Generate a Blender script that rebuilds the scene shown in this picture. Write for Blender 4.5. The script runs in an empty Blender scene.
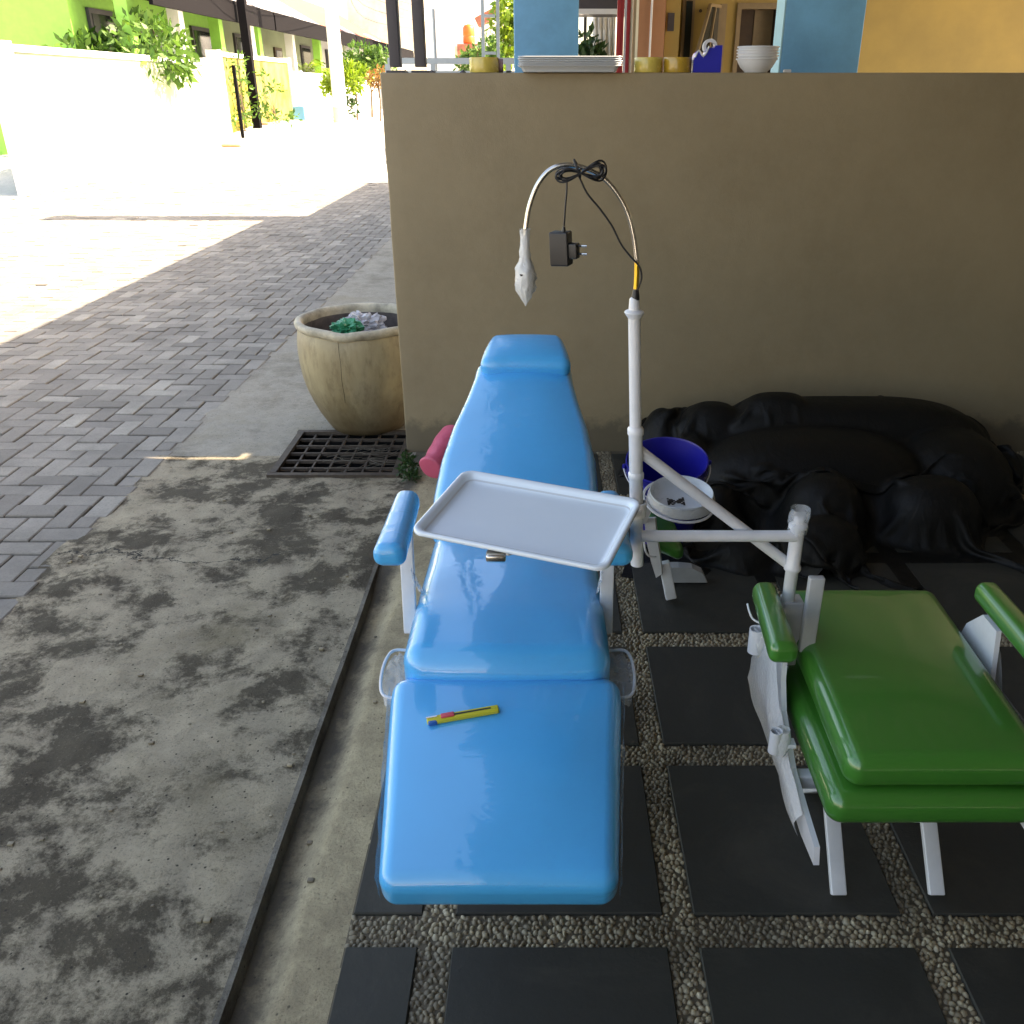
import bpy, bmesh, math, random
import numpy as np
from math import sin, cos, pi, radians, atan, tan, sqrt
from mathutils import Vector, Matrix, noise
from mathutils.bvhtree import BVHTree

random.seed(7); RNG = np.random.default_rng(7)
scene = bpy.context.scene
COL = scene.collection

# ------------------------------------------------------------------ camera
F, PX, CAMH = 888.0, 545.0, 1.5
P = atan(424 / F)
cam = bpy.data.cameras.new('camera'); camo = bpy.data.objects.new('camera', cam); COL.objects.link(camo)
camo.location = (0, 0, CAMH); camo.rotation_euler = (pi / 2 - P, 0, 0)
cam.sensor_width = 36; cam.lens = 36 * F / 1024; cam.shift_x = -(PX - 512) / 1024
cam.clip_start = .02; cam.clip_end = 600
scene.camera = camo

def ray(px, py):
    u, v = px - PX, py - 512
    return Vector((u, F * cos(P) - v * sin(P), -F * sin(P) - v * cos(P)))
def atY(px, py, Y):
    d = ray(px, py); return Vector((0, 0, CAMH)) + d * (Y / d.y)
def atZ(px, py, z=0.0):
    d = ray(px, py); return Vector((0, 0, CAMH)) + d * ((z - CAMH) / d.z)
def atX(px, py, X):
    d = ray(px, py); return Vector((0, 0, CAMH)) + d * (X / d.x)

# ------------------------------------------------------------------ materials
MATS = {}
def new_mat(name):
    m = bpy.data.materials.new(name); m.use_nodes = True
    nt = m.node_tree; return m, nt, nt.nodes['Principled BSDF']
def N(nt, t, **kw):
    n = nt.nodes.new(t)
    for k, v in kw.items():
        if k in n.inputs: n.inputs[k].default_value = v
        else: setattr(n, k, v)
    return n
def ramp(nt, fac, stops):
    r = nt.nodes.new('ShaderNodeValToRGB')
    while len(r.color_ramp.elements) < len(stops): r.color_ramp.elements.new(.5)
    for e, (p, c) in zip(r.color_ramp.elements, stops):
        e.position = p; e.color = (c, c, c, 1) if isinstance(c, (int, float)) else (*c, 1)
    nt.links.new(fac, r.inputs[0]); return r.outputs[0]
def mixc(nt, fac, a, b, mode='MIX'):
    m = nt.nodes.new('ShaderNodeMix'); m.data_type = 'RGBA'; m.blend_type = mode
    for sock, val in ((m.inputs[0], fac), (m.inputs[6], a), (m.inputs[7], b)):
        if isinstance(val, bpy.types.NodeSocket): nt.links.new(val, sock)
        elif isinstance(val, (int, float)): sock.default_value = val
        else: sock.default_value = (*val, 1)
    return m.outputs[2]
def coords(nt, kind='Object'):
    return nt.nodes.new('ShaderNodeTexCoord').outputs[kind]
def noise_t(nt, scale, detail=6, rough=.6, vec=None, dist=0):
    n = N(nt, 'ShaderNodeTexNoise', Scale=scale, Detail=detail, Roughness=rough, Distortion=dist)
    if vec is not None: nt.links.new(vec, n.inputs['Vector'])
    return n.outputs['Fac']
def add_bump(nt, b, h, strength, dist=.01, sock='Normal', prev=None):
    n = N(nt, 'ShaderNodeBump', Strength=strength, Distance=dist)
    nt.links.new(h, n.inputs['Height'])
    if prev: nt.links.new(prev, n.inputs['Normal'])
    if sock: nt.links.new(n.outputs[0], b.inputs[sock])
    return n.outputs[0]
def pbr(name, col, rough=.5, metal=0, coat=0, var=.0, vscale=6, bump=0, bscale=150, bdist=.002, alpha=1, spec=.5, trans=0, dark=None, sub=0):
    if name in MATS: return MATS[name]
    m, nt, b = new_mat(name)
    b.inputs['Base Color'].default_value = (*col, 1); b.inputs['Roughness'].default_value = rough
    b.inputs['Metallic'].default_value = metal; b.inputs['Coat Weight'].default_value = coat
    b.inputs['Coat Roughness'].default_value = .04; b.inputs['Specular IOR Level'].default_value = spec
    b.inputs['Alpha'].default_value = alpha; b.inputs['Transmission Weight'].default_value = trans
    if sub: b.inputs['Subsurface Weight'].default_value = sub
    co = coords(nt)
    if var:
        f = noise_t(nt, vscale, 7, .65, co)
        d = dark or tuple(c * (1 - var) for c in col)
        c = mixc(nt, ramp(nt, f, [(.35, 0), (.65, 1)]), d, tuple(min(1, c * (1 + var * .5)) for c in col))
        nt.links.new(c, b.inputs['Base Color'])
        r = nt.nodes.new('ShaderNodeMapRange'); nt.links.new(f, r.inputs[0])
        r.inputs[3].default_value = max(0, rough - .12); r.inputs[4].default_value = min(1, rough + .12)
        nt.links.new(r.outputs[0], b.inputs['Roughness'])
    if bump: add_bump(nt, b, noise_t(nt, bscale, 4, .6, co), bump, bdist)
    MATS[name] = m; return m

def vinyl(name, col, wr_=1):
    m, nt, b = new_mat(name); co = coords(nt)
    f = noise_t(nt, 5, 5, .6, co)
    nt.links.new(mixc(nt, f, tuple(c * .9 for c in col), tuple(c * 1.08 for c in col)), b.inputs['Base Color'])
    b.inputs['Roughness'].default_value = .33
    b.inputs['Coat Weight'].default_value = 1; b.inputs['Coat Roughness'].default_value = .022
    add_bump(nt, b, noise_t(nt, 500, 2, .5, co), .12, .0006)
    # clear cling film wrinkles live in the coat
    mp = N(nt, 'ShaderNodeMapping'); nt.links.new(co, mp.inputs[0]); mp.inputs['Scale'].default_value = (1.0, 2.6, 2.6)
    w = noise_t(nt, 9, 4, .55, mp.outputs[0], .8)
    g = noise_t(nt, 2.6, 3, .5, co)
    wr = nt.nodes.new('ShaderNodeMath'); wr.operation = 'MULTIPLY'
    nt.links.new(w, wr.inputs[0]); nt.links.new(ramp(nt, g, [(.45, .12), (.7, 1)]), wr.inputs[1])
    mp2 = N(nt, 'ShaderNodeMapping'); nt.links.new(co, mp2.inputs[0]); mp2.inputs['Scale'].default_value = (.7, 3.2, 3.2)
    w2 = noise_t(nt, 22, 3, .5, mp2.outputs[0], 1.0)
    g2_ = noise_t(nt, 3.3, 2, .5, co)
    w3 = nt.nodes.new('ShaderNodeMath'); w3.operation = 'MULTIPLY'
    nt.links.new(w2, w3.inputs[0]); nt.links.new(ramp(nt, g2_, [(.52, 0), (.66, 1)]), w3.inputs[1])
    q = add_bump(nt, b, w3.outputs[0], .55 * wr_ + .001, .003, None)
    add_bump(nt, b, wr.outputs[0], .10 + .75 * wr_, .0075, 'Coat Normal', q)
    return m

M = {}
M['blue'] = vinyl('blue_vinyl', (.018, .40, .78))
M['green'] = vinyl('green_vinyl', (.028, .18, .022), 0)
M['white_paint'] = pbr('white_enamel', (.66, .68, .70), .32, coat=.3, var=.10, vscale=9, bump=.15, bscale=90, bdist=.001)
M['grey_paint'] = pbr('grey_enamel', (.40, .42, .43), .4, coat=.2, var=.15, vscale=9)
M['chrome'] = pbr('chrome', (.62, .60, .55), .22, 1, var=.1, vscale=40)
M['brass'] = pbr('yellow_brass', (.62, .42, .06), .3, 1)
M['black'] = pbr('black_plastic', (.012, .012, .013), .42, bump=.1, bscale=300, bdist=.0005)
M['cord'] = pbr('black_rubber', (.010, .010, .011), .5)
M['film'] = pbr('clear_film', (.80, .84, .86), .18, alpha=.30, bump=.8, bscale=60, bdist=.004)
M['film2'] = pbr('cloudy_film', (.78, .80, .79), .22, alpha=.62, bump=.9, bscale=110, bdist=.004)

def mat_tray():
    m, nt, b = new_mat('tray_plastic'); co = coords(nt)
    f = noise_t(nt, 7, 5, .6, co)
    nt.links.new(mixc(nt, f, (.64, .73, .79), (.74, .82, .87)), b.inputs['Base Color'])
    b.inputs['Roughness'].default_value = .24; b.inputs['Coat Weight'].default_value = .6; b.inputs['Coat Roughness'].default_value = .12
    add_bump(nt, b, noise_t(nt, 12, 3, .5, co), .12, .002)
    return m
M['tray'] = mat_tray()

def mat_wall():
    m, nt, b = new_mat('olive_wall_paint'); co = coords(nt)
    big = noise_t(nt, 1.3, 6, .65, co); fine = noise_t(nt, 240, 3, .7, co); mid = noise_t(nt, 14, 6, .65, co)
    c = mixc(nt, ramp(nt, big, [(.3, 0), (.7, 1)]), (.235, .182, .105), (.300, .236, .140))
    c = mixc(nt, ramp(nt, mid, [(.4, 0), (.75, .35)]), c, (.33, .265, .165))
    sp = nt.nodes.new('ShaderNodeSeparateXYZ'); nt.links.new(co, sp.inputs[0])
    # darker brown band with a ragged edge, a hand high above the ground
    zz = nt.nodes.new('ShaderNodeMath'); zz.operation = 'ADD'; nt.links.new(sp.outputs[2], zz.inputs[0])
    mm = nt.nodes.new('ShaderNodeMath'); mm.operation = 'MULTIPLY'; mm.inputs[1].default_value = -.22; nt.links.new(mid, mm.inputs[0])
    nt.links.new(mm.outputs[0], zz.inputs[1])
    c = mixc(nt, ramp(nt, zz.outputs[0], [(0, .7), (.06, 0)]), c, (.09, .075, .05))
    nt.links.new(c, b.inputs['Base Color']); b.inputs['Roughness'].default_value = .62
    add_bump(nt, b, noise_t(nt, 30, 5, .6, co), .25, .004, prev=add_bump(nt, b, fine, .35, .0012, None))
    return m
M['wall'] = mat_wall()

def mat_concrete(name, light, dark, moss, lo=.42, hi=.60, crack=None, mosslo=.55, dirt=None):
    m, nt, b = new_mat(name); co = coords(nt)
    warp = nt.nodes.new('ShaderNodeTexNoise'); warp.inputs['Scale'].default_value = 3; nt.links.new(co, warp.inputs['Vector'])
    f1 = noise_t(nt, 4.6, 14, .77, co, .12); f2 = noise_t(nt, 15, 10, .75, co, 0); f3 = noise_t(nt, 160, 4, .75, co); f4 = noise_t(nt, 1.6, 5, .6, co)
    md_ = nt.nodes.new('ShaderNodeMath'); md_.operation = 'MULTIPLY_ADD'; nt.links.new(f4, md_.inputs[0]); md_.inputs[1].default_value = .55
    sb_ = nt.nodes.new('ShaderNodeMath'); sb_.operation = 'SUBTRACT'; nt.links.new(f1, sb_.inputs[0]); sb_.inputs[1].default_value = .275; nt.links.new(sb_.outputs[0], md_.inputs[2]); f1 = md_.outputs[0]
    c = mixc(nt, ramp(nt, f2, [(.3, 0), (.7, 1)]), tuple(x * .74 for x in light), light)
    c = mixc(nt, ramp(nt, f1, [(lo, 1), (hi, 0)]), c, dark)
    c = mixc(nt, ramp(nt, f4, [(mosslo, 0), (mosslo + .14, .75)]), c, moss)
    c = mixc(nt, ramp(nt, f3, [(.30, .65), (.46, 0)]), c, tuple(x * .35 for x in dark))
    c = mixc(nt, ramp(nt, f3, [(.60, 0), (.75, .4)]), c, tuple(min(1, x * 1.35) for x in light))
    # scattered pits
    v = N(nt, 'ShaderNodeTexVoronoi', Scale=38.0); nt.links.new(co, v.inputs['Vector'])
    pit = ramp(nt, v.outputs['Distance'], [(.07, 1), (.13, 0)])
    c = mixc(nt, pit, c, tuple(x * .4 for x in dark))
    h = ramp(nt, f1, [(lo - .05, .0), (hi + .05, 1)])
    if crack:
        sp = nt.nodes.new('ShaderNodeSeparateXYZ'); nt.links.new(co, sp.inputs[0])
        nn = noise_t(nt, 2.6, 7, .7, co)
        for (yc, x0, x1, w) in crack:
            a = nt.nodes.new('ShaderNodeMath'); a.operation = 'MULTIPLY_ADD'; nt.links.new(nn, a.inputs[0]); a.inputs[1].default_value = .5; nt.links.new(sp.outputs[1], a.inputs[2])
            s = nt.nodes.new('ShaderNodeMath'); s.operation = 'SUBTRACT'; nt.links.new(a.outputs[0], s.inputs[0]); s.inputs[1].default_value = yc + .25
            d = nt.nodes.new('ShaderNodeMath'); d.operation = 'ABSOLUTE'; nt.links.new(s.outputs[0], d.inputs[0])
            k = ramp(nt, d.outputs[0], [(w, 1), (w * 2.2, 0)])
            q = nt.nodes.new('ShaderNodeMapRange'); nt.links.new(sp.outputs[0], q.inputs[0])
            q.inputs[1].default_value = x1; q.inputs[2].default_value = x1 + .12; q.inputs[3].default_value = 1; q.inputs[4].default_value = 0
            kk = nt.nodes.new('ShaderNodeMath'); kk.operation = 'MULTIPLY'; nt.links.new(k, kk.inputs[0]); nt.links.new(q.outputs[0], kk.inputs[1])
            c = mixc(nt, kk.outputs[0], c, (.018, .016, .012))
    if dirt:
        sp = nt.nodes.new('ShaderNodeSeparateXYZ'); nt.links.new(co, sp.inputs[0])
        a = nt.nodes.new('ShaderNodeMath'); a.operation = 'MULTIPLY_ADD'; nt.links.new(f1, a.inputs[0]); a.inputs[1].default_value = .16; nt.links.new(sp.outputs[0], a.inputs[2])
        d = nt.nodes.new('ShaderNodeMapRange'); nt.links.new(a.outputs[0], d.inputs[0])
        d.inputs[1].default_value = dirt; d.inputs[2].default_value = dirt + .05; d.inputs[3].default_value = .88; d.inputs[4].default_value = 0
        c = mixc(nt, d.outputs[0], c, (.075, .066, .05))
    nt.links.new(c, b.inputs['Base Color']); b.inputs['Roughness'].default_value = .9
    n1 = add_bump(nt, b, h, .5, .012, None); n2 = add_bump(nt, b, f2, .5, .008, None, n1)
    add_bump(nt, b, f3, .85, .004, 'Normal', n2)
    return m
M['old_concrete'] = mat_concrete('weathered_concrete', (.40, .34, .235), (.070, .055, .032), (.14, .112, .06), .44, .535, [(2.78, -2.5, -.95, .0035)])
M['apron'] = mat_concrete('grey_concrete', (.37, .34, .275), (.22, .20, .155), (.25, .22, .15), .36, .50)
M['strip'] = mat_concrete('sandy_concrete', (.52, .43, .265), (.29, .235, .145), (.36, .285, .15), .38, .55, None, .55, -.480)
M['lip'] = mat_concrete('kerb_concrete', (.20, .185, .15), (.07, .06, .045), (.12, .10, .07), .4, .6)
M['far_ground'] = mat_concrete('pale_concrete', (.62, .60, .56), (.46, .45, .41), (.50, .49, .44), .3, .45)

def mat_slate():
    m, nt, b = new_mat('black_slate'); co = coords(nt)
    f = noise_t(nt, 5, 8, .65, co); g = noise_t(nt, 120, 4, .7, co)
    rnd = nt.nodes.new('ShaderNodeNewGeometry').outputs['Random Per Island']
    c = mixc(nt, f, (.021, .0215, .017), (.044, .044, .034))
    c = mixc(nt, ramp(nt, g, [(.6, 0), (.8, .5)]), c, (.055, .055, .048))
    c = mixc(nt, rnd, c, mixc(nt, .5, c, (.030, .030, .029)))
    st = noise_t(nt, 2.3, 6, .7, co, 1.0)
    c = mixc(nt, ramp(nt, st, [(.5, 0), (.72, .5)]), c, (.075, .068, .055))
    nt.links.new(c, b.inputs['Base Color'])
    nt.links.new(ramp(nt, f, [(.2, .55), (.8, .78)]), b.inputs['Roughness'])
    b.inputs['Specular IOR Level'].default_value = .3
    n1 = add_bump(nt, b, noise_t(nt, 26, 6, .6, co), .4, .003, None)
    add_bump(nt, b, g, .45, .0015, 'Normal', n1)
    return m
M['slate'] = mat_slate()

def mat_pebble():
    m, nt, b = new_mat('river_pebble'); co = coords(nt)
    r = nt.nodes.new('ShaderNodeNewGeometry').outputs['Random Per Island']
    c = ramp(nt, r, [(0, (.19, .145, .085)), (.3, (.28, .22, .135)), (.55, (.34, .28, .175)), (.8, (.39, .33, .21)), (1, (.48, .42, .29))])
    d = noise_t(nt, 4, 5, .6, co)
    c = mixc(nt, ramp(nt, d, [(.42, .8), (.62, 0)]), c, (.085, .07, .045))
    nt.links.new(c, b.inputs['Base Color']); b.inputs['Roughness'].default_value = .55
    return m
M['pebble'] = mat_pebble()
M['mortar'] = pbr('mortar', (.13, .105, .068), .9, var=.3, vscale=30, bump=.5, bscale=300)

def mat_paver():
    m, nt, b = new_mat('grey_paver'); co = coords(nt)
    r = nt.nodes.new('ShaderNodeNewGeometry').outputs['Random Per Island']
    c = ramp(nt, r, [(0, (.18, .165, .14)), (.5, (.235, .217, .185)), (.85, (.28, .26, .22)), (1, (.34, .32, .27))])
    f = noise_t(nt, 3, 7, .7, co); g = noise_t(nt, 130, 4, .7, co)
    c = mixc(nt, ramp(nt, f, [(.35, .55), (.6, 0)]), c, (.11, .102, .085))
    c = mixc(nt, ramp(nt, g, [(.3, .4), (.5, 0)]), c, (.07, .065, .055))
    nt.links.new(c, b.inputs['Base Color']); b.inputs['Roughness'].default_value = .85
    add_bump(nt, b, g, .5, .003)
    return m
M['paver'] = mat_paver()
M['joint'] = pbr('sand_joint', (.06, .055, .04), .95, var=.4, vscale=12)

def mat_jar():
    m, nt, b = new_mat('glazed_clay'); co = coords(nt)
    mp = N(nt, 'ShaderNodeMapping'); nt.links.new(co, mp.inputs[0]); mp.inputs['Scale'].default_value = (1, 1, .35)
    f = noise_t(nt, 6, 8, .65, mp.outputs[0], .1); g = noise_t(nt, 3.0, 5, .6, co); s = noise_t(nt, 28, 5, .7, mp.outputs[0])
    c = mixc(nt, ramp(nt, f, [(.3, 0), (.65, 1)]), (.23, .17, .085), (.42, .34, .19))
    c = mixc(nt, ramp(nt, g, [(.45, 0), (.65, .8)]), c, (.30, .25, .16))
    c = mixc(nt, ramp(nt, s, [(.48, 0), (.74, .6)]), c, (.125, .085, .04))
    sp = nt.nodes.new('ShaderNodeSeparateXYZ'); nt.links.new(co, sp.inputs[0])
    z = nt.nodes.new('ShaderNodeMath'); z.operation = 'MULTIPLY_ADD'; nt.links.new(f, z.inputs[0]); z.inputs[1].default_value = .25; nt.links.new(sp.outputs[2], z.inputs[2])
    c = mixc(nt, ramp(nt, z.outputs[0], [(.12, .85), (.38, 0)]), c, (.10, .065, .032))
    nt.links.new(c, b.inputs['Base Color']); b.inputs['Roughness'].default_value = .5
    add_bump(nt, b, f, .4, .006)
    return m
M['jar'] = mat_jar()
M['jar_rim'] = pbr('worn_rim', (.50, .44, .32), .6, var=.45, vscale=12, bump=.3, bscale=60)

def mat_tarp():
    m, nt, b = new_mat('black_tarp'); co = coords(nt)
    f = noise_t(nt, 4, 6, .6, co)
    nt.links.new(mixc(nt, f, (.0035, .0035, .003), (.007, .007, .006)), b.inputs['Base Color'])
    b.inputs['Roughness'].default_value = .55; b.inputs['Specular IOR Level'].default_value = .22
    mp = N(nt, 'ShaderNodeMapping'); nt.links.new(co, mp.inputs[0]); mp.inputs['Scale'].default_value = (1.8, 1, .8); mp.inputs['Rotation'].default_value = (.3, .5, .6)
    add_bump(nt, b, noise_t(nt, 11, 7, .65, mp.outputs[0], .5), .5, .012)
    return m
M['tarp'] = mat_tarp()

def leafmat(name, c1, c2):
    m, nt, b = new_mat(name)
    r = nt.nodes.new('ShaderNodeNewGeometry').outputs['Random Per Island']
    c = mixc(nt, r, c1, c2); nt.links.new(c, b.inputs['Base Color'])
    b.inputs['Roughness'].default_value = .5
    tr = nt.nodes.new('ShaderNodeBsdfTranslucent'); nt.links.new(c, tr.inputs[0])
    mx = nt.nodes.new('ShaderNodeMixShader'); mx.inputs[0].default_value = .35
    out = nt.nodes['Material Output']
    nt.links.new(b.outputs[0], mx.inputs[1]); nt.links.new(tr.outputs[0], mx.inputs[2]); nt.links.new(mx.outputs[0], out.inputs[0])
    return m
M['leaf'] = leafmat('green_leaf', (.025, .085, .010), (.10, .20, .025))
M['leaf_dark'] = leafmat('dark_leaf', (.015, .05, .012), (.05, .11, .03))
M['leaf_y'] = leafmat('lime_leaf', (.09, .18, .012), (.22, .32, .02))
M['flower'] = leafmat('orange_flower', (.20, .06, .02), (.25, .16, .03))
M['bark'] = pbr('bark', (.12, .09, .06), .9, var=.4, vscale=20, bump=.6, bscale=40, bdist=.01)
M['rust'] = pbr('rusty_iron', (.085, .065, .048), .75, .3, var=.45, vscale=25, bump=.5, bscale=120)
M['dark_steel'] = pbr('dark_steel', (.045, .042, .050), .5, var=.15)
M['canopy_dark'] = pbr('dark_canopy', (.006, .0055, .0065), .9, spec=.08)
M['slate_paint'] = pbr('charcoal_paint', (.055, .05, .06), .5, var=.15)
M['blue_col'] = pbr('sky_blue_paint', (.12, .36, .58), .6, var=.14, vscale=5, bump=.2, bscale=120)
M['blue_light'] = pbr('pale_blue', (.30, .55, .62), .6, var=.1, vscale=5)
M['orange_wall'] = pbr('terracotta_paint', (.36, .17, .085), .7, var=.12, vscale=4)
M['yellow_wall'] = pbr('mustard_paint', (.38, .27, .085), .7, var=.12, vscale=3)
M['wood'] = pbr('brown_wood', (.055, .028, .012), .5, var=.3, vscale=8)
M['frame_wood'] = pbr('window_wood', (.26, .19, .11), .5, var=.2)
M['glass'] = pbr('dark_glass', (.02, .025, .025), .08)
M['red'] = pbr('red_paint', (.30, .02, .025), .5)
M['railing'] = pbr('pale_grey_paint', (.42, .48, .50), .45, var=.1)
M['cream'] = pbr('cream_render', (.72, .66, .50), .8, var=.25, vscale=1.2)
M['white_wall'] = pbr('white_render', (.80, .80, .78), .8, var=.08, vscale=2)
M['lime_paint'] = pbr('lime_paint', (.25, .55, .09), .7, var=.1)
M['sage'] = pbr('sage_render', (.30, .35, .24), .8, var=.12, vscale=1)
M['sun_yellow'] = pbr('yellow_render', (.21, .17, .010), .8, var=.35, vscale=1.4, dark=(.22, .21, .07))
M['roof_tile'] = pbr('clay_roof', (.30, .10, .06), .8, var=.3, vscale=6)
M['grey_roof'] = pbr('grey_sheet_roof', (.20, .19, .19), .6, var=.2)
M['orange_tank'] = pbr('orange_plastic', (.75, .12, .015), .4)
M['tape_y'] = pbr('amber_tape', (.60, .46, .10), .25, coat=.3, var=.12, vscale=30)
M['tape_b'] = pbr('brown_tape', (.44, .27, .035), .25, coat=.3, var=.12, vscale=30)
M['cardboard'] = pbr('cardboard', (.33, .22, .12), .9)
M['steel_tray'] = pbr('pale_tray', (.52, .55, .57), .35)
M['blue_plastic'] = pbr('royal_blue_plastic', (.012, .02, .36), .32, coat=.3)
M['bucket_blue'] = pbr('ultramarine_plastic', (.008, .012, .26), .3, sub=.1)
M['plastic_white'] = pbr('white_plastic', (.62, .63, .64), .35, var=.06)
M['bowl_white'] = pbr('blueish_white_plastic', (.58, .63, .66), .3, var=.06)
M['pink'] = pbr('pink_plastic', (.62, .10, .17), .42, bump=.6, bscale=18, bdist=.01)
M['bag_green'] = pbr('green_bag', (.02, .26, .13), .3, bump=.4, bscale=40)
M['bag_white'] = pbr('white_bag', (.62, .60, .62), .3, alpha=.75, bump=.4, bscale=40)
M['jar_in'] = pbr('grey_lining', (.15, .125, .115), .8, var=.4, vscale=14, bump=.5, bscale=40, bdist=.006)
M['soil'] = pbr('dark_soil', (.035, .028, .022), .95, var=.4, vscale=30, bump=.8, bscale=60, bdist=.01)
M['pit'] = pbr('drain_dirt', (.012, .011, .009), .9, var=.5, vscale=12)
M['twig'] = pbr('dry_twig', (.13, .115, .09), .9)
M['knife_y'] = pbr('yellow_plastic', (.52, .47, .025), .4)
M['knife_pink'] = pbr('rose_plastic', (.60, .07, .10), .4)
M['knife_blue'] = pbr('blue_knife_plastic', (.01, .12, .40), .4)
M['knife_dark'] = pbr('black_slot', (.015, .02, .012), .5)
M['corr'] = pbr('zinc_sheet', (.30, .29, .27), .6, var=.2, vscale=3)
M['beam'] = pbr('roof_beam_steel', (.25, .24, .22), .6)
M['ceil'] = pbr('house_render', (.22, .19, .15), .8, var=.1, vscale=1)

# ------------------------------------------------------------------ mesh builder
ORG = {}
class MB:
    def __init__(s): s.v = []; s.f = []
    def add(s, vs, fs):
        o = len(s.v); s.v += [tuple(v) for v in vs]; s.f += [tuple(i + o for i in f) for f in fs]; return s
    def box(s, c, h, R=None, bev=0):
        if bev: return s.rbox(h, bev, lambda p: (R @ Vector(p) if R else Vector(p)) + Vector(c), (1, 1, 1), 2)
        vs = []
        for x in (-1, 1):
            for y in (-1, 1):
                for z in (-1, 1):
                    p = Vector((x * h[0], y * h[1], z * h[2]))
                    if R: p = R @ p
                    vs.append(p + Vector(c))
        return s.add(vs, [(0, 1, 3, 2), (4, 6, 7, 5), (0, 4, 5, 1), (2, 3, 7, 6), (0, 2, 6, 4), (1, 5, 7, 3)])
    def bar(s, a, b, w, h, up=(0, 0, 1), bev=0):
        a, b = Vector(a), Vector(b); d = (b - a); L = d.length; d.normalize()
        x = d.cross(Vector(up)); x = x.normalized() if x.length > 1e-4 else Vector((1, 0, 0)); z = x.cross(d)
        R = Matrix((x, d, z)).transposed()
        return s.box((a + b) / 2, (w / 2, L / 2, h / 2), R, bev)
    def rbox(s, half, r, deform=None, n=(4, 4, 2), k=4):
        def axis(L, m):
            t = [-L + r - r * cos(pi / 2 * i / k) * 1.0 for i in range(k)]
            t = [-L + r - r * tan(pi / 4 * (1 - i / k)) for i in range(k)]
            mid = list(np.linspace(-(L - r), L - r, m + 1))
            return t + mid + [-q for q in reversed(t)]
        ax = [axis(half[i], n[i]) for i in range(3)]
        idx = {}; vs = []; fs = []
        def vid(p):
            key = tuple(round(q, 6) for q in p)
            if key not in idx:
                q = [max(-(half[i] - r), min(half[i] - r, p[i])) for i in range(3)]
                d = Vector([p[i] - q[i] for i in range(3)])
                w = Vector(q) + (d.normalized() * r if d.length > 1e-9 else d)
                idx[key] = len(vs); vs.append(deform(w) if deform else w)
            return idx[key]
        for a in range(3):
            b_, c_ = (a + 1) % 3, (a + 2) % 3
            for sg in (-1, 1):
                for i in range(len(ax[b_]) - 1):
                    for j in range(len(ax[c_]) - 1):
                        q = []
                        for (u, v) in ((i, j), (i + 1, j), (i + 1, j + 1), (i, j + 1)):
                            p = [0, 0, 0]; p[a] = sg * half[a]; p[b_] = ax[b_][u]; p[c_] = ax[c_][v]; q.append(vid(p))
                        if sg < 0: q.reverse()
                        if len(set(q)) > 2: fs.append(q)
        return s.add(vs, fs)
    def tube(s, pts, r, seg=10, smooth=0, cap=True, sq=1.0):
        pts = [Vector(p) for p in pts]
        if smooth: pts = catmull(pts, smooth)
        n = len(pts); rs = r if isinstance(r, (list, tuple)) else [r] * n
        if len(rs) != n: rs = list(np.interp(np.linspace(0, 1, n), np.linspace(0, 1, len(rs)), rs))
        T = []
        for i in range(n):
            T.append((pts[min(i + 1, n - 1)] - pts[max(i - 1, 0)]).normalized())
        x = T[0].orthogonal().normalized(); vs = []; fs = []
        for i in range(n):
            x = (x - T[i] * x.dot(T[i])).normalized(); y = T[i].cross(x)
            for j in range(seg):
                a = 2 * pi * j / seg; vs.append(pts[i] + (x * cos(a) + y * sin(a) * sq) * rs[i])
        for i in range(n - 1):
            for j in range(seg):
                k = (j + 1) % seg; fs.append((i * seg + j, i * seg + k, (i + 1) * seg + k, (i + 1) * seg + j))
        if cap: fs.append(tuple(reversed(range(seg)))); fs.append(tuple((n - 1) * seg + j for j in range(seg)))
        return s.add(vs, fs)
    def lathe(s, c, prof, seg=40, fn=None, R=None, cap0=False, cap1=False):
        vs = []; fs = []; n = len(prof)
        for i, (r, z) in enumerate(prof):
            for j in range(seg):
                a = 2 * pi * j / seg; p = Vector((r * cos(a), r * sin(a), z))
                if fn: p = Vector(fn(p, a, i))
                if R: p = R @ p
                vs.append(p + Vector(c))
        for i in range(n - 1):
            for j in range(seg):
                k = (j + 1) % seg; fs.append((i * seg + j, i * seg + k, (i + 1) * seg + k, (i + 1) * seg + j))
        if cap0: fs.append(tuple(reversed(range(seg))))
        if cap1: fs.append(tuple((n - 1) * seg + j for j in range(seg)))
        return s.add(vs, fs)
    def grid(s, x0, x1, y0, y1, nx, ny, zf, skip=None, xs=None, ys=None):
        xs = xs if xs is not None else np.linspace(x0, x1, nx + 1); ys = ys if ys is not None else np.linspace(y0, y1, ny + 1)
        nx, ny = len(xs) - 1, len(ys) - 1
        vs = [(float(x), float(y), zf(float(x), float(y))) for y in ys for x in xs]; fs = []
        for j in range(ny):
            for i in range(nx):
                if skip and skip((xs[i] + xs[i + 1]) / 2, (ys[j] + ys[j + 1]) / 2): continue
                a = j * (nx + 1) + i; fs.append((a, a + 1, a + nx + 2, a + nx + 1))
        return s.add(vs, fs)
    def build(s, name, mat, parent=None, smooth=True, solid=0, angle=40):
        org = ORG[parent.name] if parent else Vector((0, 0, 0))
        me = bpy.data.meshes.new(name)
        me.from_pydata([tuple(Vector(v) - org) for v in s.v], [], s.f); me.update()
        me.materials.append(mat)
        o = bpy.data.objects.new(name, me); COL.objects.link(o)
        if parent: o.parent = parent
        ORG[o.name] = org
        if smooth:
            me.polygons.foreach_set('use_smooth', [True] * len(me.polygons))
            if angle < 180:
                me.set_sharp_from_angle(angle=radians(angle))
        if solid:
            md = o.modifiers.new('thickness', 'SOLIDIFY'); md.thickness = solid; md.offset = 0
        return o
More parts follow.
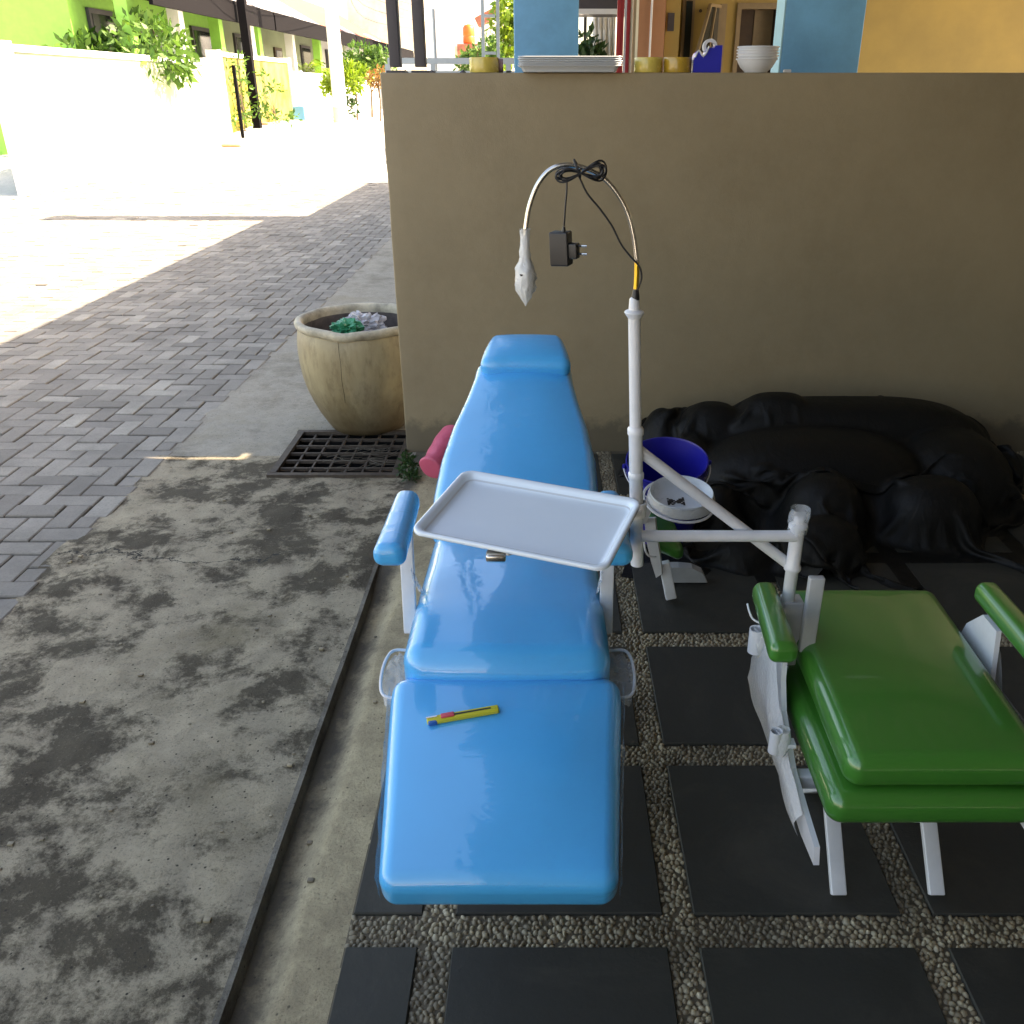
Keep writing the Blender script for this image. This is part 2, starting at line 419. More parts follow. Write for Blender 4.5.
def catmull(P_, n):
    out = []
    for i in range(len(P_) - 1):
        a, b, c, d = P_[max(i - 1, 0)], P_[i], P_[i + 1], P_[min(i + 2, len(P_) - 1)]
        for k in range(n):
            t = k / n
            out.append(.5 * ((2 * b) + (c - a) * t + (2 * a - 5 * b + 4 * c - d) * t * t + (3 * b - a - 3 * c + d) * t ** 3))
    out.append(P_[-1]); return out
def tag(o, label, cat, group=None):
    o['label'] = label; o['category'] = cat
    if group: o['group'] = group
    return o
def struct(o, label=None):
    o['kind'] = 'structure'
    return o
def thing(name, loc, label, cat, group=None):
    o = bpy.data.objects.new(name, None); COL.objects.link(o); o.location = loc
    o.empty_display_size = .1
    ORG[o.name] = Vector(loc); return tag(o, label, cat, group)
def single(mb, name, mat, label, cat, group=None, **kw):
    return tag(mb.build(name, mat, None, **kw), label, cat, group)
def copy_tree(o, loc, label, group=None):
    c = o.copy(); COL.objects.link(c); c.location = loc; c['label'] = label
    if group: c['group'] = group
    for ch in list(o.children):
        d = ch.copy(); COL.objects.link(d); d.parent = c
        for g in list(ch.children):
            e = g.copy(); COL.objects.link(e); e.parent = d
    return c
def nz(x, y, s, z=0): return noise.noise(Vector((x * s, y * s, z)))

# ================================================================== SETTING
# ---- far ground sheet and street (rises gently past 17 m)
def gz(Y): return 0 if Y < 17 else min(.6, .06 * (Y - 17))
ys = np.concatenate([np.array([-30., -10., 0., 8., 16.9]), np.linspace(17.0, 30, 14), np.array([45., 80., 150., 300.])])
xs = np.array([-200, -60, -20, -12, -7.6, -4, -1.75, 2, 8, 30, 100, 200.])
struct(MB().grid(0, 0, 0, 0, 0, 0, lambda x, y: ((-.55 if -5 < x < 9 else -.05) if y < 17 else gz(y) - .004), xs=xs, ys=ys).build('ground', M['far_ground']))
struct(MB().grid(-7.9, -1.75, -4, 17, 4, 10, lambda x, y: -.022).build('road', M['joint']))
# herringbone pavers, one mesh
vs, fs = [], []
W = .1
for a in range(-80, -17):
    for b in range(4, 172):
        t = (a - b) % 4
        if t == 0: x0, y0, lx, ly = a * W, b * W, 2 * W, W
        elif t == 3: x0, y0, lx, ly = a * W, b * W, W, 2 * W
        else: continue
        if x0 + lx > -1.69: lx = max(.05, -1.72 - x0)
        if x0 > -1.80: continue
        g = .0035; z = random.gauss(0, .0018); e = .004; tx = random.gauss(0, .01); ty = random.gauss(0, .01)
        o = len(vs)
        for (q, zz) in ((0, z - .018), (0, z - .004), (e, z)):
            for (sx, sy) in ((0, 0), (1, 0), (1, 1), (0, 1)):
                X = x0 + g + q + sx * (lx - 2 * g - 2 * q); Y = y0 + g + q + sy * (ly - 2 * g - 2 * q)
                vs.append((X, Y, zz + tx * (X - x0) + ty * (Y - y0) + .006 * nz(X, Y, .6)))
        for r_ in (0, 4):
            for i in range(4): fs.append((o + r_ + i, o + r_ + (i + 1) % 4, o + r_ + 4 + (i + 1) % 4, o + r_ + 4 + i))
        fs.append((o + 8, o + 9, o + 10, o + 11))
mb = MB(); mb.v = vs; mb.f = fs
struct(mb.build('road_pavers', M['paver'], smooth=False))

# ---- weathered driveway slab with the drain hole, lip and gutter
GX0, GX1, GY0, GY1 = -1.175, -.64, 3.50, 4.035
def zd(x, y):
    e = .010 * nz(x, y, 2.3) + .010 * nz(x, y, 9, 3) + .004 * nz(x, y, 30, 5)
    k = min(1, abs(x + .585) / .05)
    return e * k - .004 if y < 3.45 else (e * .4 - .004)
X_ = np.unique(np.concatenate([np.linspace(-1.76, GX0, 34), np.linspace(GX0, GX1, 26), np.array([-.628, -.612, -.598, -.588])]))
Y_ = np.unique(np.concatenate([np.linspace(-2.5, .4, 30), np.linspace(.4, GY0, 170), np.linspace(GY0, 3.74, 12)]))
ing = lambda x, y: GX0 < x < GX1 and GY0 < y < GY1
struct(MB().grid(0, 0, 0, 0, 0, 0, zd, ing, X_, Y_).build('driveway', M['old_concrete'], angle=180))
Y2 = np.unique(np.concatenate([np.linspace(3.74, GY1, 14), np.linspace(GY1, 11, 60), np.linspace(11, 16.6, 10)]))
X2 = np.unique(np.concatenate([np.linspace(-1.76, GX0, 20), np.linspace(GX0, GX1, 16), np.linspace(GX1, 7, 30)]))
struct(MB().grid(0, 0, 0, 0, 0, 0, lambda x, y: .003 * nz(x, y, 2) - .004, ing, X2, Y2).build('apron', M['apron'], angle=180))
pit = MB()
pit.box(((GX0 + GX1) / 2, (GY0 + GY1) / 2, -.40), ((GX1 - GX0) / 2 + .03, (GY1 - GY0) / 2 + .03, .01))
for (cx, cy, hx, hy) in ((GX0 - .02, 3.77, .02, .3), (GX1 + .02, 3.77, .02, .3), (-.9, GY0 - .02, .3, .02), (-.9, GY1 + .02, .3, .02)):
    pit.box((cx, cy, -.21), (hx, hy, .19))
struct(pit.build('drain_pit', M['pit'], smooth=False))
# gutter and sandy strip between lip and tiles
def zs(x, y):
    k = max(0, min(1, (2.78 - y) / .25)); w = .02 * nz(x, y, 1.6) + .008 * nz(x, y, 7)
    t = max(0, min(1, (x + .545 + w) / .07)); t = t * t * (3 - 2 * t)
    return -.034 * k * (1 - t) + .003 * nz(x, y, 6) * t + .0015 * nz(x, y, 30) - .002
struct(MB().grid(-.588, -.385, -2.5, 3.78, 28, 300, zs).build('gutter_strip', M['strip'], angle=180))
lip = MB()
n = 160
for i in range(n):
    pass
pts = [(-.585 + .004 * nz(0, y, 1.4, 9), y) for y in np.linspace(-2.5, 2.74, 160)]
vs = []; fs = []
for (x, y) in pts:
    hh = .004 + .003 * nz(x, y, 6, 2)
    vs += [(x - .009, y, -.01), (x - .007, y, hh), (x + .006, y, hh + .001), (x + .009, y, -.04)]
for i in range(len(pts) - 1):
    for j in range(3): fs.append((i * 4 + j, i * 4 + j + 1, i * 4 + j + 5, i * 4 + j + 4))
lip.add(vs, fs); struct(lip.build('kerb', M['lip'], angle=60))

# ---- patio: mortar bed, slate tiles, pebble joints
struct(MB().grid(-.388, 3.2, -2.5, 3.79, 2, 2, lambda x, y: -.001).build('patio_floor', M['mortar']))
rows = []; y = 1.2586 - .511 * 7
while y < 3.8: rows.append((y, min(y + .4355, 3.779))); y += .511
cols = [(-.39, -.245)]; x = -.179
while x < 3.2: cols.append((x, x + .416)); x += .4775
mb = MB()
rowsr = []
for (a, b) in rows:
    if b > -2.4:
        rowsr.append((a, b))
        for (c, d) in cols:
            j = lambda: random.uniform(-.002, .002)
            bm_x0, bm_x1, bm_y0, bm_y1 = c + j(), d + j(), a + j(), b + j()
            if c < -.3: bm_x0 = -.385
            z = .007 + j() * .4
            e = .003
            vs = [(bm_x0, bm_y0, -.002), (bm_x1, bm_y0, -.002), (bm_x1, bm_y1, -.002), (bm_x0, bm_y1, -.002),
                  (bm_x0 + .001, bm_y0 + .001, z - e), (bm_x1 - .001, bm_y0 + .001, z - e), (bm_x1 - .001, bm_y1 - .001, z - e), (bm_x0 + .001, bm_y1 - .001, z - e),
                  (bm_x0 + e, bm_y0 + e, z), (bm_x1 - e, bm_y0 + e, z), (bm_x1 - e, bm_y1 - e, z), (bm_x0 + e, bm_y1 - e, z)]
            f2 = [(r_ + i, r_ + (i + 1) % 4, r_ + 4 + (i + 1) % 4, r_ + 4 + i) for r_ in (0, 4) for i in range(4)] + [(8, 9, 10, 11)]
            mb.add(vs, f2)
struct(mb.build('floor_tiles', M['slate'], smooth=False))
# pebbles (numpy)
strips = []
for i in range(len(rowsr) - 1):
    if rowsr[i + 1][0] > .35: strips.append((-.385, 2.6, rowsr[i][1], rowsr[i + 1][0]))
for (c, d), (c2, d2) in zip(cols[:-1], cols[1:]):
    if c2 < 2.6: strips.append((d, c2, .4, 3.78))
pos = []
for (x0, x1, y0, y1) in strips:
    sp = .0128
    nx = max(1, int(round((x1 - x0) / sp))); ny = max(1, int(round((y1 - y0) / (sp * .87))))
    gx, gy = np.meshgrid((np.arange(nx) + .5) / nx, (np.arange(ny) + .5) / ny)
    gx = gx + (np.arange(ny)[:, None] % 2 - .5) * .5 / nx
    px_ = x0 + gx * (x1 - x0) + RNG.normal(0, .0024, gx.shape); py_ = y0 + gy * (y1 - y0) + RNG.normal(0, .0024, gx.shape)
    px_ = np.clip(px_, x0 + .003, x1 - .003); py_ = np.clip(py_, y0 + .003, y1 - .003)
    pos.append(np.stack([px_.ravel(), py_.ravel()], 1))
pos = np.concatenate(pos)
keep = np.ones(len(pos), bool)
colsr = [(d, c2) for (c, d), (c2, d2) in zip(cols[:-1], cols[1:])]
nrow = sum(max(1, int(round((s_[1] - s_[0]) / .0128))) * max(1, int(round((s_[3] - s_[2]) / (.0128 * .87)))) for s_ in strips if s_[1] - s_[0] > .5)
for (d, c2) in colsr:                       # row strips give way at the crossings
    k = (pos[:, 0] > d) & (pos[:, 0] < c2); k[nrow:] = False; keep &= ~k
pos = pos[keep]; n = len(pos)
seg = 7
a = np.arange(seg) * 2 * pi / seg
base = [(0, 0, 1)] + [(.62 * cos(t), .62 * sin(t), .78) for t in a] + [(cos(t), sin(t), 0.0) for t in a]
base = np.array(base)
bf = [(0, 1 + i, 1 + (i + 1) % seg) for i in range(seg)]
bq = [(1 + i, 1 + seg + i, 1 + seg + (i + 1) % seg, 1 + (i + 1) % seg) for i in range(seg)]
th = RNG.uniform(0, 2 * pi, n); sx = RNG.uniform(.0050, .0096, n); sy = sx * RNG.uniform(.58, .92, n); sz = RNG.uniform(.0042, .0072, n)
bx = base[None, :, 0] * sx[:, None] * (1 + RNG.normal(0, .07, (n, len(base)))); by = base[None, :, 1] * sy[:, None] * (1 + RNG.normal(0, .07, (n, len(base))))
V = np.empty((n, len(base), 3))
V[:, :, 0] = pos[:, 0:1] + bx * np.cos(th)[:, None] - by * np.sin(th)[:, None]
V[:, :, 1] = pos[:, 1:2] + bx * np.sin(th)[:, None] + by * np.cos(th)[:, None]
V[:, :, 2] = base[None, :, 2] * sz[:, None] - .001
off = (np.arange(n) * len(base))[:, None, None]
tri = (np.array(bf)[None] + off).reshape(-1); quad = (np.array(bq)[None] + off).reshape(-1)
me = bpy.data.meshes.new('pebbles'); nt_ = n * seg
me.vertices.add(n * len(base)); me.vertices.foreach_set('co', V.ravel())
me.loops.add(len(tri) + len(quad)); me.loops.foreach_set('vertex_index', np.concatenate([tri, quad]))
me.polygons.add(nt_ * 2)
me.polygons.foreach_set('loop_start', np.concatenate([np.arange(nt_) * 3, nt_ * 3 + np.arange(nt_) * 4]))
me.polygons.foreach_set('loop_total', np.concatenate([np.full(nt_, 3), np.full(nt_, 4)]))
me.polygons.foreach_set('use_smooth', np.ones(nt_ * 2, bool)); me.update(calc_edges=True)
me.materials.append(M['pebble']); o = bpy.data.objects.new('pebbles', me); COL.objects.link(o)
o['kind'] = 'stuff'; tag(o, 'small tan river pebbles set in mortar joints between the dark slate tiles', 'pebbles')

# ---- roofs that shade the patio and the neighbour's yard (above the frame)
def corrugated(x0, x1, y0, y1, z0, z1, skip=None):
    return MB().grid(x0, x1, y0, y1, 60, 12, lambda x, y: z0 + (z1 - z0) * (x - x0) / (x1 - x0) + .02 * sin(x * 40), skip)
RZ = 2.9
r1 = thing('carport_roof', (1, 1, RZ), 'corrugated zinc carport roof over the patio with steel beams', 'roof')
corrugated(-.50, 4.2, -3.2, 3.705, RZ, RZ).build('roof_sheet', M['corr'], r1, solid=.006)
MB().box((.365, 3.735, RZ), (.885, .033, .022)).build('sun_slit_strip', M['beam'], r1, smooth=False)  # unseen strips added either side of an opening to let a sun streak through
MB().box((2.965, 3.735, RZ), (1.235, .033, .022)).build('sun_slit_strip', M['beam'], r1, smooth=False)
MB().box((1.85, 3.905, RZ), (2.37, .137, .024)).build('sun_slit_board', M['beam'], r1, smooth=False)  # added board closing the rest of the roof gap to shape that streak
for yy in (-1.5, .2, 1.9, 3.6): MB().bar((-.42, yy, RZ - .08), (4.1, yy, RZ - .08), .06, .1).build('beam', M['beam'], r1, smooth=False)
r2 = thing('porch_roof', (1, 8, RZ), 'long sheet roof over the neighbouring porch beyond the olive wall', 'roof')
corrugated(-.05, 7.5, 4.035, 16.5, RZ + .0, RZ).build('roof_sheet', M['corr'], r2, solid=.006)
MB().box((-.255, 7.85, RZ), (.20, 3.79, .02)).build('eave_board', M['beam'], r2, smooth=False)
MB().box((1.0, 11.85, RZ + 1.2), (1.8, .22, 1.2)).build('shadow_block', M['ceil'], r2, smooth=False)  # unseen block added so a narrow shadow falls across the road

# ---- own house behind and right of the camera
hs = thing('house', (3.3, 0, 0), 'cream rendered house wall closing the patio on the right', 'house')
MB().box((3.3, .6, 1.45), (.08, 3.3, 1.45)).build('side_wall', M['ceil'], hs, smooth=False)
MB().box((1.4, -2.9, 1.45), (1.9, .08, 1.45)).build('front_wall', M['ceil'], hs, smooth=False)

# ================================================================== BOUNDARY WALL
WX0, WY0, WZ = -.632, 3.785, 1.553
def wall_def(p):
    q = Vector((p.x + (WX0 + 3.22) / 2, p.y + WY0 + .06, p.z + WZ / 2 - .01))
    q.x += .004 * nz(q.z, q.y, 5) if p.x < 0 else 0
    q.y += .0025 * nz(q.x, q.z, 2.0)
    return q
wl = MB().rbox(((3.22 - WX0) / 2, .06, WZ / 2 + .01), .006, wall_def, (60, 1, 30), 2)
single(wl, 'boundary_wall', M['wall'], 'chest-high olive brown rendered wall behind the reclined chair', 'wall')

def wallpt(px, Y=3.845): return atY(px, 60, Y).x
# dark posts standing on the wall
for (px, lab) in ((395.5, 'dark grey square post on the wall end, left of the pair'), (420.5, 'dark grey square post on the wall, right one of the pair, beside the tape roll')):
    x = wallpt(px)
    t = thing('post', (x, 3.85, WZ), lab, 'post', 'dark posts on the wall')
    MB().box((x, 3.85, (WZ + RZ) / 2), (.0205, .028, (RZ - WZ) / 2 - .02), bev=.003).build('shaft', M['slate_paint'], t)
    MB().box((x, 3.85, WZ + .004), (.034, .036, .004)).build('base_plate', M['slate_paint'], t, smooth=False)

# ================================================================== BLUE DENTAL CHAIR
XC = -.073
chair = thing('dental_chair', (XC, 1.6, 0), 'glossy sky blue reclined dental chair wrapped in clear plastic film', 'dental chair')
def crown(p, half, amt):
    return amt * (1 - (p.x / half[0]) ** 2) * (1 - (p.y / half[1]) ** 2) if p.z > 0 else 0
# leg rest : local y along the length (- = foot)
LR0, LR1 = Vector((0, .985, .392)), Vector((0, 1.388, .500))
lrd = (LR1 - LR0).normalized(); lrn = Vector((0, -lrd.z, lrd.y)); LH = (LR1 - LR0).length / 2
def legdef(p):
    t = (p.y / LH + 1) / 2
    w = .188 + .028 * min(1, t * 1.15)
    s = w / .21
    rr = .012 * nz(p.x * 3, p.y * 3, 2)
    c = (LR0 + LR1) / 2 + lrd * p.y + lrn * (p.z - .042 + crown(p, (.21, LH), .018) + (rr * .25 if p.z > 0 else 0))
    return Vector((XC + p.x * s, c.y, c.z))
legrest = MB().rbox((.21, LH, .042), .030, legdef, (16, 16, 1), 6).build('leg_rest', M['blue'], chair, angle=180)
# seat
SH = (.200, .265, .062)
def seatdef(p):
    t = (p.y / SH[1] + 1) / 2
    w = 1.0 - .05 * t
    z = .556 - SH[2] + p.z + crown(p, SH, .016) - .010 * max(0, 1 - t * 4) + .002 * nz(p.x, p.y, 9)
    return Vector((XC + p.x * w, 1.378 + SH[1] + p.y + .012 * (1 - (p.x / .2) ** 2) * (t - 1) * (1 if t < .1 else 0), z))
MB().rbox(SH, .045, seatdef, (16, 18, 1), 6).build('seat', M['blue'], chair, angle=180)
# backrest
B0 = Vector((0, 1.845, .572)); BD = Vector((0, .953, .303)).normalized(); BN = Vector((0, -BD.z, BD.y)); BL = .70
wl_ = [(0, .196), (.135, .203), (.27, .199), (.4, .183), (.53, .157), (.62, .143), (.70, .137)]
def backdef(p):
    L = (p.y + BL / 2)
    w = np.interp(L, [q[0] for q in wl_], [q[1] for q in wl_])
    c = B0 + BD * L + BN * (p.z - .036 + (.016 * (1 - (p.x / .2) ** 2) if p.z > 0 else 0) + .003 * nz(p.x, p.y, 5) * (p.z > 0))
    return Vector((XC + .012 * L / BL + p.x * w / .2, c.y, c.z))
MB().rbox((.2, BL / 2, .038), .032, backdef, (16, 24, 1), 6).build('backrest', M['blue'], chair, angle=180)
# headrest
HR = (.125, .083, .034)
def headdef(p):
    t = (p.y / HR[1] + 1) / 2
    c = B0 + BD * (.700 + p.y) + BN * (.020 + p.z + crown(p, HR, .012) - .006 * t)
    return Vector((XC + .018 + p.x * (1.03 - .24 * t * t), c.y, c.z))
MB().rbox(HR, .028, headdef, (10, 8, 1), 6).build('headrest', M['blue'], chair, angle=180)
# armrests with their uprights
for s, xa in ((-1, -.285), (1, .131)):
    def armdef(p, xa=xa, s=s):
        t = (p.y / .13 + 1) / 2
        return Vector((xa + p.x * (1.10 - .20 * t), 1.552 + p.y, .748 - .022 + p.z + (.006 * (1 - (p.x / .03) ** 2) if p.z > 0 else 0)))
    ar = MB().rbox((.028, .13, .021), .018, armdef, (3, 8, 1), 5).build('armrest', M['blue'], chair, angle=180)
    up = MB()
    xu = xa + .004 * -s
    up.bar((xu, 1.60, .708), (xu, 1.57, .47), .028, .012, (0, 1, 0), bev=.003)
    up.bar((xu, 1.56, .470), (XC + s * .14, 1.56, .455), .03, .012, bev=.003)
    up.bar((xu, 1.46, .703), (xu, 1.62, .703), .026, .006, bev=.002)
    up.build('arm_support', M['white_paint'], chair)
    # loose film from the arm support to the seat
    mb = MB(); nx, ny = 10, 14
    vs = []; fs = []
    for j in range(ny + 1):
        for i in range(nx + 1):
            u, v = i / nx, j / ny
            x = xu + s * -.012 + (XC + s * .192 - xu) * u
            z = .60 - .10 * v + .02 * nz(u, v, 4) + .03 * (1 - v) * (1 - u)
            vs.append((x + .006 * nz(u, v, 7, 3), 1.55 + .13 * v - .02 * u + .012 * nz(u, v, 6), z))
    for j in range(ny):
        for i in range(nx): k = j * (nx + 1) + i; fs.append((k, k + 1, k + nx + 2, k + nx + 1))
    mb.add(vs, fs).build('plastic_wrap', M['film'], chair, angle=180)
# side loops at the knee joint, with film
for s in (-1, 1):
    x0 = XC + s * .200; xo = XC + s * .247
    loop = [(x0, 1.525, .455), (xo - s * .012, 1.52, .46), (xo, 1.485, .462), (xo + s * .002, 1.435, .455), (xo - s * .004, 1.40, .445), (xo - s * .02, 1.39, .44), (x0, 1.395, .44)]
    lp = MB().tube(loop, .0032, 8, 6).build('side_loop', M['white_paint'], chair)
    mb = MB(); vs = []; fs = []
    for j in range(13):
        for i in range(9):
            u, v = i / 8, j / 12
            vs.append((x0 + (xo - x0) * u * (1 - .25 * abs(2 * v - 1) ** 3), 1.39 + .135 * v, .447 + .012 * nz(u, v, 5, s) - .03 * u * (v < .2)))
    for j in range(12):
        for i in range(8): k = j * 9 + i; fs.append((k, k + 1, k + 10, k + 9))
    mb.add(vs, fs).build('film', M['film'], lp, angle=180)
# loose wrap hugging the left edge and foot end of the leg rest
for s in (-1, 1):
    vs = []; fs = []
    ny = 50
    for j in range(ny + 1):
        v = j / ny; y = -LH + .02 + (2 * LH - .04) * v
        for i in range(5):
            p = Vector((s * (.2125 + .0035 * nz(v, i * .3, 9, s) + .001), y, .028 - .018 * i + .004 * nz(v, i, 5)))
            q = legdef(p); q.x += s * .0015; vs.append(q)
    for j in range(ny):
        for i in range(4): k = j * 5 + i; fs.append((k, k + 1, k + 6, k + 5))
    MB().add(vs, fs).build('plastic_wrap', M['film'], chair, angle=180)
# frame
fr = MB()
for s in (-1, 1):
    xx = XC + s * .15
    fr.bar((xx, 1.08, .335), (xx, 1.40, .42), .02, .03, bev=.003); fr.bar((xx, 1.38, .425), (xx, 1.9, .425), .025, .035, bev=.003)
    fr.bar((xx, 1.88, .44), (xx, 2.44, .655), .02, .03, bev=.003)
fr.bar((XC - .16, 1.40, .41), (XC + .16, 1.40, .41), .025, .025, bev=.003); fr.bar((XC - .16, 1.86, .41), (XC + .16, 1.86, .41), .025, .025, bev=.003)
fr.bar((XC - .15, 1.09, .322), (XC + .15, 1.09, .322), .02, .016, bev=.003)
fr.build('frame', M['white_paint'], chair)
for s in (-1, 1):
    xx = XC + s * .135
    for (y0, y1) in ((1.42, 1.95), (1.84, 1.36)):
        l = MB().bar((xx + (.0 if y0 < 1.5 else .016 * s), y0, .40), (xx + (.0 if y0 < 1.5 else .016 * s), y1, .022), .014, .035, (1, 0, 0), bev=.003).build('leg', M['white_paint'], chair)
        MB().box((xx + (.0 if y0 < 1.5 else .016 * s), y1, .016), (.018, .022, .0085), bev=.004).build('rubber_foot', M['black'], l)
MB().bar((XC - .17, 1.95, .05), (XC + .17, 1.95, .05), .025, .025, bev=.003).build('cross_bar', M['white_paint'], chair)

# snap-off knife on the leg rest
lv = [Vector(v.co) + ORG[legrest.name] for v in legrest.data.vertices]
bvh = BVHTree.FromPolygons(lv, [tuple(p.vertices) for p in legrest.data.polygons])
def drop(x, y):
    h = bvh.ray_cast(Vector((x, y, 2)), Vector((0, 0, -1))); return h[0], h[1]
ka = atZ(427, 720, .485); kb = atZ(499, 709.5, .49)
a_, n1 = drop(ka.x, ka.y); b_, n2 = drop(kb.x, kb.y)
kn_n = (n1 + n2).normalized()
if kn_n.z < 0: kn_n = -kn_n
kd = (b_ - a_).normalized(); ks = kn_n.cross(kd).normalized(); kn_n = kd.cross(ks).normalized()
KR = Matrix((kd, ks, kn_n)).transposed(); KC = (a_ + b_) / 2 + kn_n * .0062
hL = (b_ - a_).length / 2
kf = lambda p: KR @ Vector(p) + KC
knife = thing('utility_knife', tuple(KC), 'yellow snap-off utility knife lying on the blue leg rest', 'knife')
MB().rbox((hL, .0075, .005), .003, lambda p: kf((p.x, p.y * (1 - .25 * max(0, (-p.x / hL - .75) * 4)), p.z)), (8, 1, 1), 3).build('handle', M['knife_y'], knife)
MB().box(kf((hL * .22, .001, .0052)), (hL * .56, .0016, .0004), KR).build('slot', M['knife_dark'], knife, smooth=False)
for i in range(9): pass
MB().rbox((.012, .0045, .0025), .0015, lambda p: kf((p.x - hL * .42, p.y + .001, p.z + .0062)), (1, 1, 1), 2).build('slider', M['knife_pink'], knife)
MB().rbox((.008, .0078, .0053), .0025, lambda p: kf((p.x - hL + .010, p.y * .95 - .0014, p.z - .0004)), (1, 1, 1), 2).build('nose', M['knife_blue'], knife)
MB().box(kf((-hL * .86, .0035, .0052)), (.010, .0014, .0006), KR).build('blade', M['chrome'], knife, smooth=False)

# ================================================================== INSTRUMENT STAND, TRAY, LAMP
SX, SY = .177, 1.53
st = thing('instrument_stand', (.49, SY, .0), 'white tubular stand with tray and gooseneck lamp beside the blue chair', 'stand')
LEAN = lambda z: .1805 - (z - .66) * .054
RL = Matrix(((1, 0, -.054), (0, 1, 0), (0, 0, 1)))
OL = (LEAN(0), SY, 0)
MB().tube([(LEAN(.66), SY, .66), (LEAN(1.15), SY, 1.150)], .0108, 20).build('pole', M['white_paint'], st)
MB().lathe(OL, [(.0123, .655), (.0128, .66), (.0128, .925), (.0150, .928), (.0150, .938), (.0115, .943)], 24, R=RL).build('sleeve', M['white_paint'], st)
MB().lathe(OL, [(.0128, .838), (.0148, .841), (.0148, .850), (.0128, .853)], 24, R=RL).build('collar', M['white_paint'], st)
MB().lathe(OL, [(.0105, 1.140), (.0165, 1.149), (.0175, 1.151), (.0165, 1.153), (.0100, 1.156), (.0080, 1.174), (.0050, 1.177)], 24, R=RL).build('flange', M['white_paint'], st)
MB().tube([(SX + .008, SY - .006, .721), (.485, SY - .006, .721)], .0112, 20).build('horizontal_tube', M['white_paint'], st)
MB().tube([(SX - .002, SY + .014, .890), (.478, SY + .014, .652)], .0108, 20).build('brace', M['white_paint'], st)
MB().lathe((.487, SY, 0), [(.0125, .52), (.0125, .64), (.0165, .645), (.0165, .652), (.0135, .656), (.0135, .733), (.0178, .737), (.0178, .742), (.010, .746), (.0085, .757), (.003, .759)], 24).build('post', M['white_paint'], st)
vs = []; fs = []
for j in range(9):
    for i in range(15):
        a = 2 * pi * i / 14; rr = .019 + .005 * nz(cos(a), sin(a), 2, j * .5)
        vs.append((.487 + rr * cos(a), SY + rr * sin(a), .728 + .0062 * j))
for j in range(8):
    for i in range(14): k = j * 15 + i; fs.append((k, k + 1, k + 16, k + 15))
MB().add(vs, fs).build('plastic_wrap', M['film'], st, angle=180)
# tray
ta, tb, tc, tw, tl, tx, ty = .1034, .0295, -.3421, .3459, .2279, -.0278, 1.3876
TR = Matrix.Rotation(tc, 3, 'Z') @ Matrix.Rotation(tb, 3, 'Y') @ Matrix.Rotation(ta, 3, 'X'); TC = Vector((tx, ty, .83))
def rrect(w, l, r, k=8):
    out = []
    for (cx, cy, a0) in ((w - r, l - r, 0), (-w + r, l - r, 90), (-w + r, -l + r, 180), (w - r, -l + r, 270)):
        for i in range(k + 1):
            a = radians(a0 + 90 * i / k); out.append((cx + r * cos(a), cy + r * sin(a)))
    return out
def rings(rs, close=True):
    vs = []; fs = []; n = None
    for (w, l, r, z) in rs:
        R_ = rrect(w, l, r); n = len(R_)
        vs += [TR @ Vector((x, y, z)) + TC for (x, y) in R_]
    for i in range(len(rs) - 1):
        for j in range(n): k = (j + 1) % n; fs.append((i * n + j, i * n + k, (i + 1) * n + k, (i + 1) * n + j))
    if close: fs.append(tuple((len(rs) - 1) * n + j for j in range(n)))
    return vs, fs
w, l = tw / 2 + .001, tl / 2 + .001
rs = [(w - .004, l - .004, .020, -.0055), (w - .0005, l - .0005, .023, -.004), (w, l, .024, .000), (w - .0015, l - .0015, .023, .0025), (w - .004, l - .004, .022, .003), (w - .010, l - .010, .019, .0015),
      (w - .0125, l - .0125, .017, -.002), (w - .0155, l - .0155, .015, -.010), (w - .019, l - .019, .013, -.0125), (w - .024, l - .024, .010, -.0130)]
tray = MB().add(*rings(rs)).build('tray', M['tray'], st, angle=60)
und = [(w - .004, l - .004, .020, -.0055), (w - .0128, l - .0128, .016, -.0045), (w - .018, l - .018, .014, -.0135), (w - .024, l - .024, .010, -.0155)]
MB().add(*rings(und)).build('tray_underside', M['steel_tray'], tray, angle=60)
tf = lambda x, y, z: TR @ Vector((x, y, z)) + TC
arm = MB()
arm.bar((SX, SY - .008, .775), tf(-.015, -.08, -.026), .022, .012, bev=.003)
arm.lathe((SX, SY, 0), [(.0135, .76), (.0165, .762), (.0165, .790), (.0135, .792)], 20)
arm.build('tray_arm', M['white_paint'], st)
kb_ = atY(496, 556, 1.288)
MB().rbox((.0165, .012, .007), .0045, lambda p: Vector((kb_.x + p.x, kb_.y + p.y, kb_.z + p.z)), (2, 1, 1), 3).build('tray_clamp', M['chrome'], st)

# gooseneck lamp
G = lambda px, py, dy=0: atY(px, py, SY + dy)
neck = [G(635.5, 294), G(636.5, 278), G(637, 262), G(634, 238), G(628, 214), G(617, 193), G(602, 177), G(584, 168), G(566, 165), G(550, 170), G(538, 184), G(530, 204), G(526.5, 222), G(525, 240)]
MB().tube(neck[2:], .0040, 12, 8).build('gooseneck', M['chrome'], st)
MB().tube(neck[:3], .0043, 12, 4).build('brass_sleeve', M['brass'], st)
MB().lathe(G(635.5, 296) - Vector((0, 0, .004)), [(.0075, -.002), (.0065, .006), (.0045, .016)], 14, cap1=True).build('rubber_boot', M['black'], st)
hd = [(.0048, 0), (.0056, -.004), (.0060, -.026), (.0066, -.040), (.0120, -.052), (.0140, -.066), (.0135, -.080), (.0105, -.092), (.0045, -.100)]
hc = G(525, 235)
MB().lathe(hc, hd[::-1], 20, cap0=True).build('lamp_head', M['plastic_white'], st)
MB().lathe(hc + Vector((-.004, -.010, -.066)), [(.0, .0), (.005, .001), (.0055, .004), (.0, .0055)], 12).build('lamp_lens', M['black'], st)
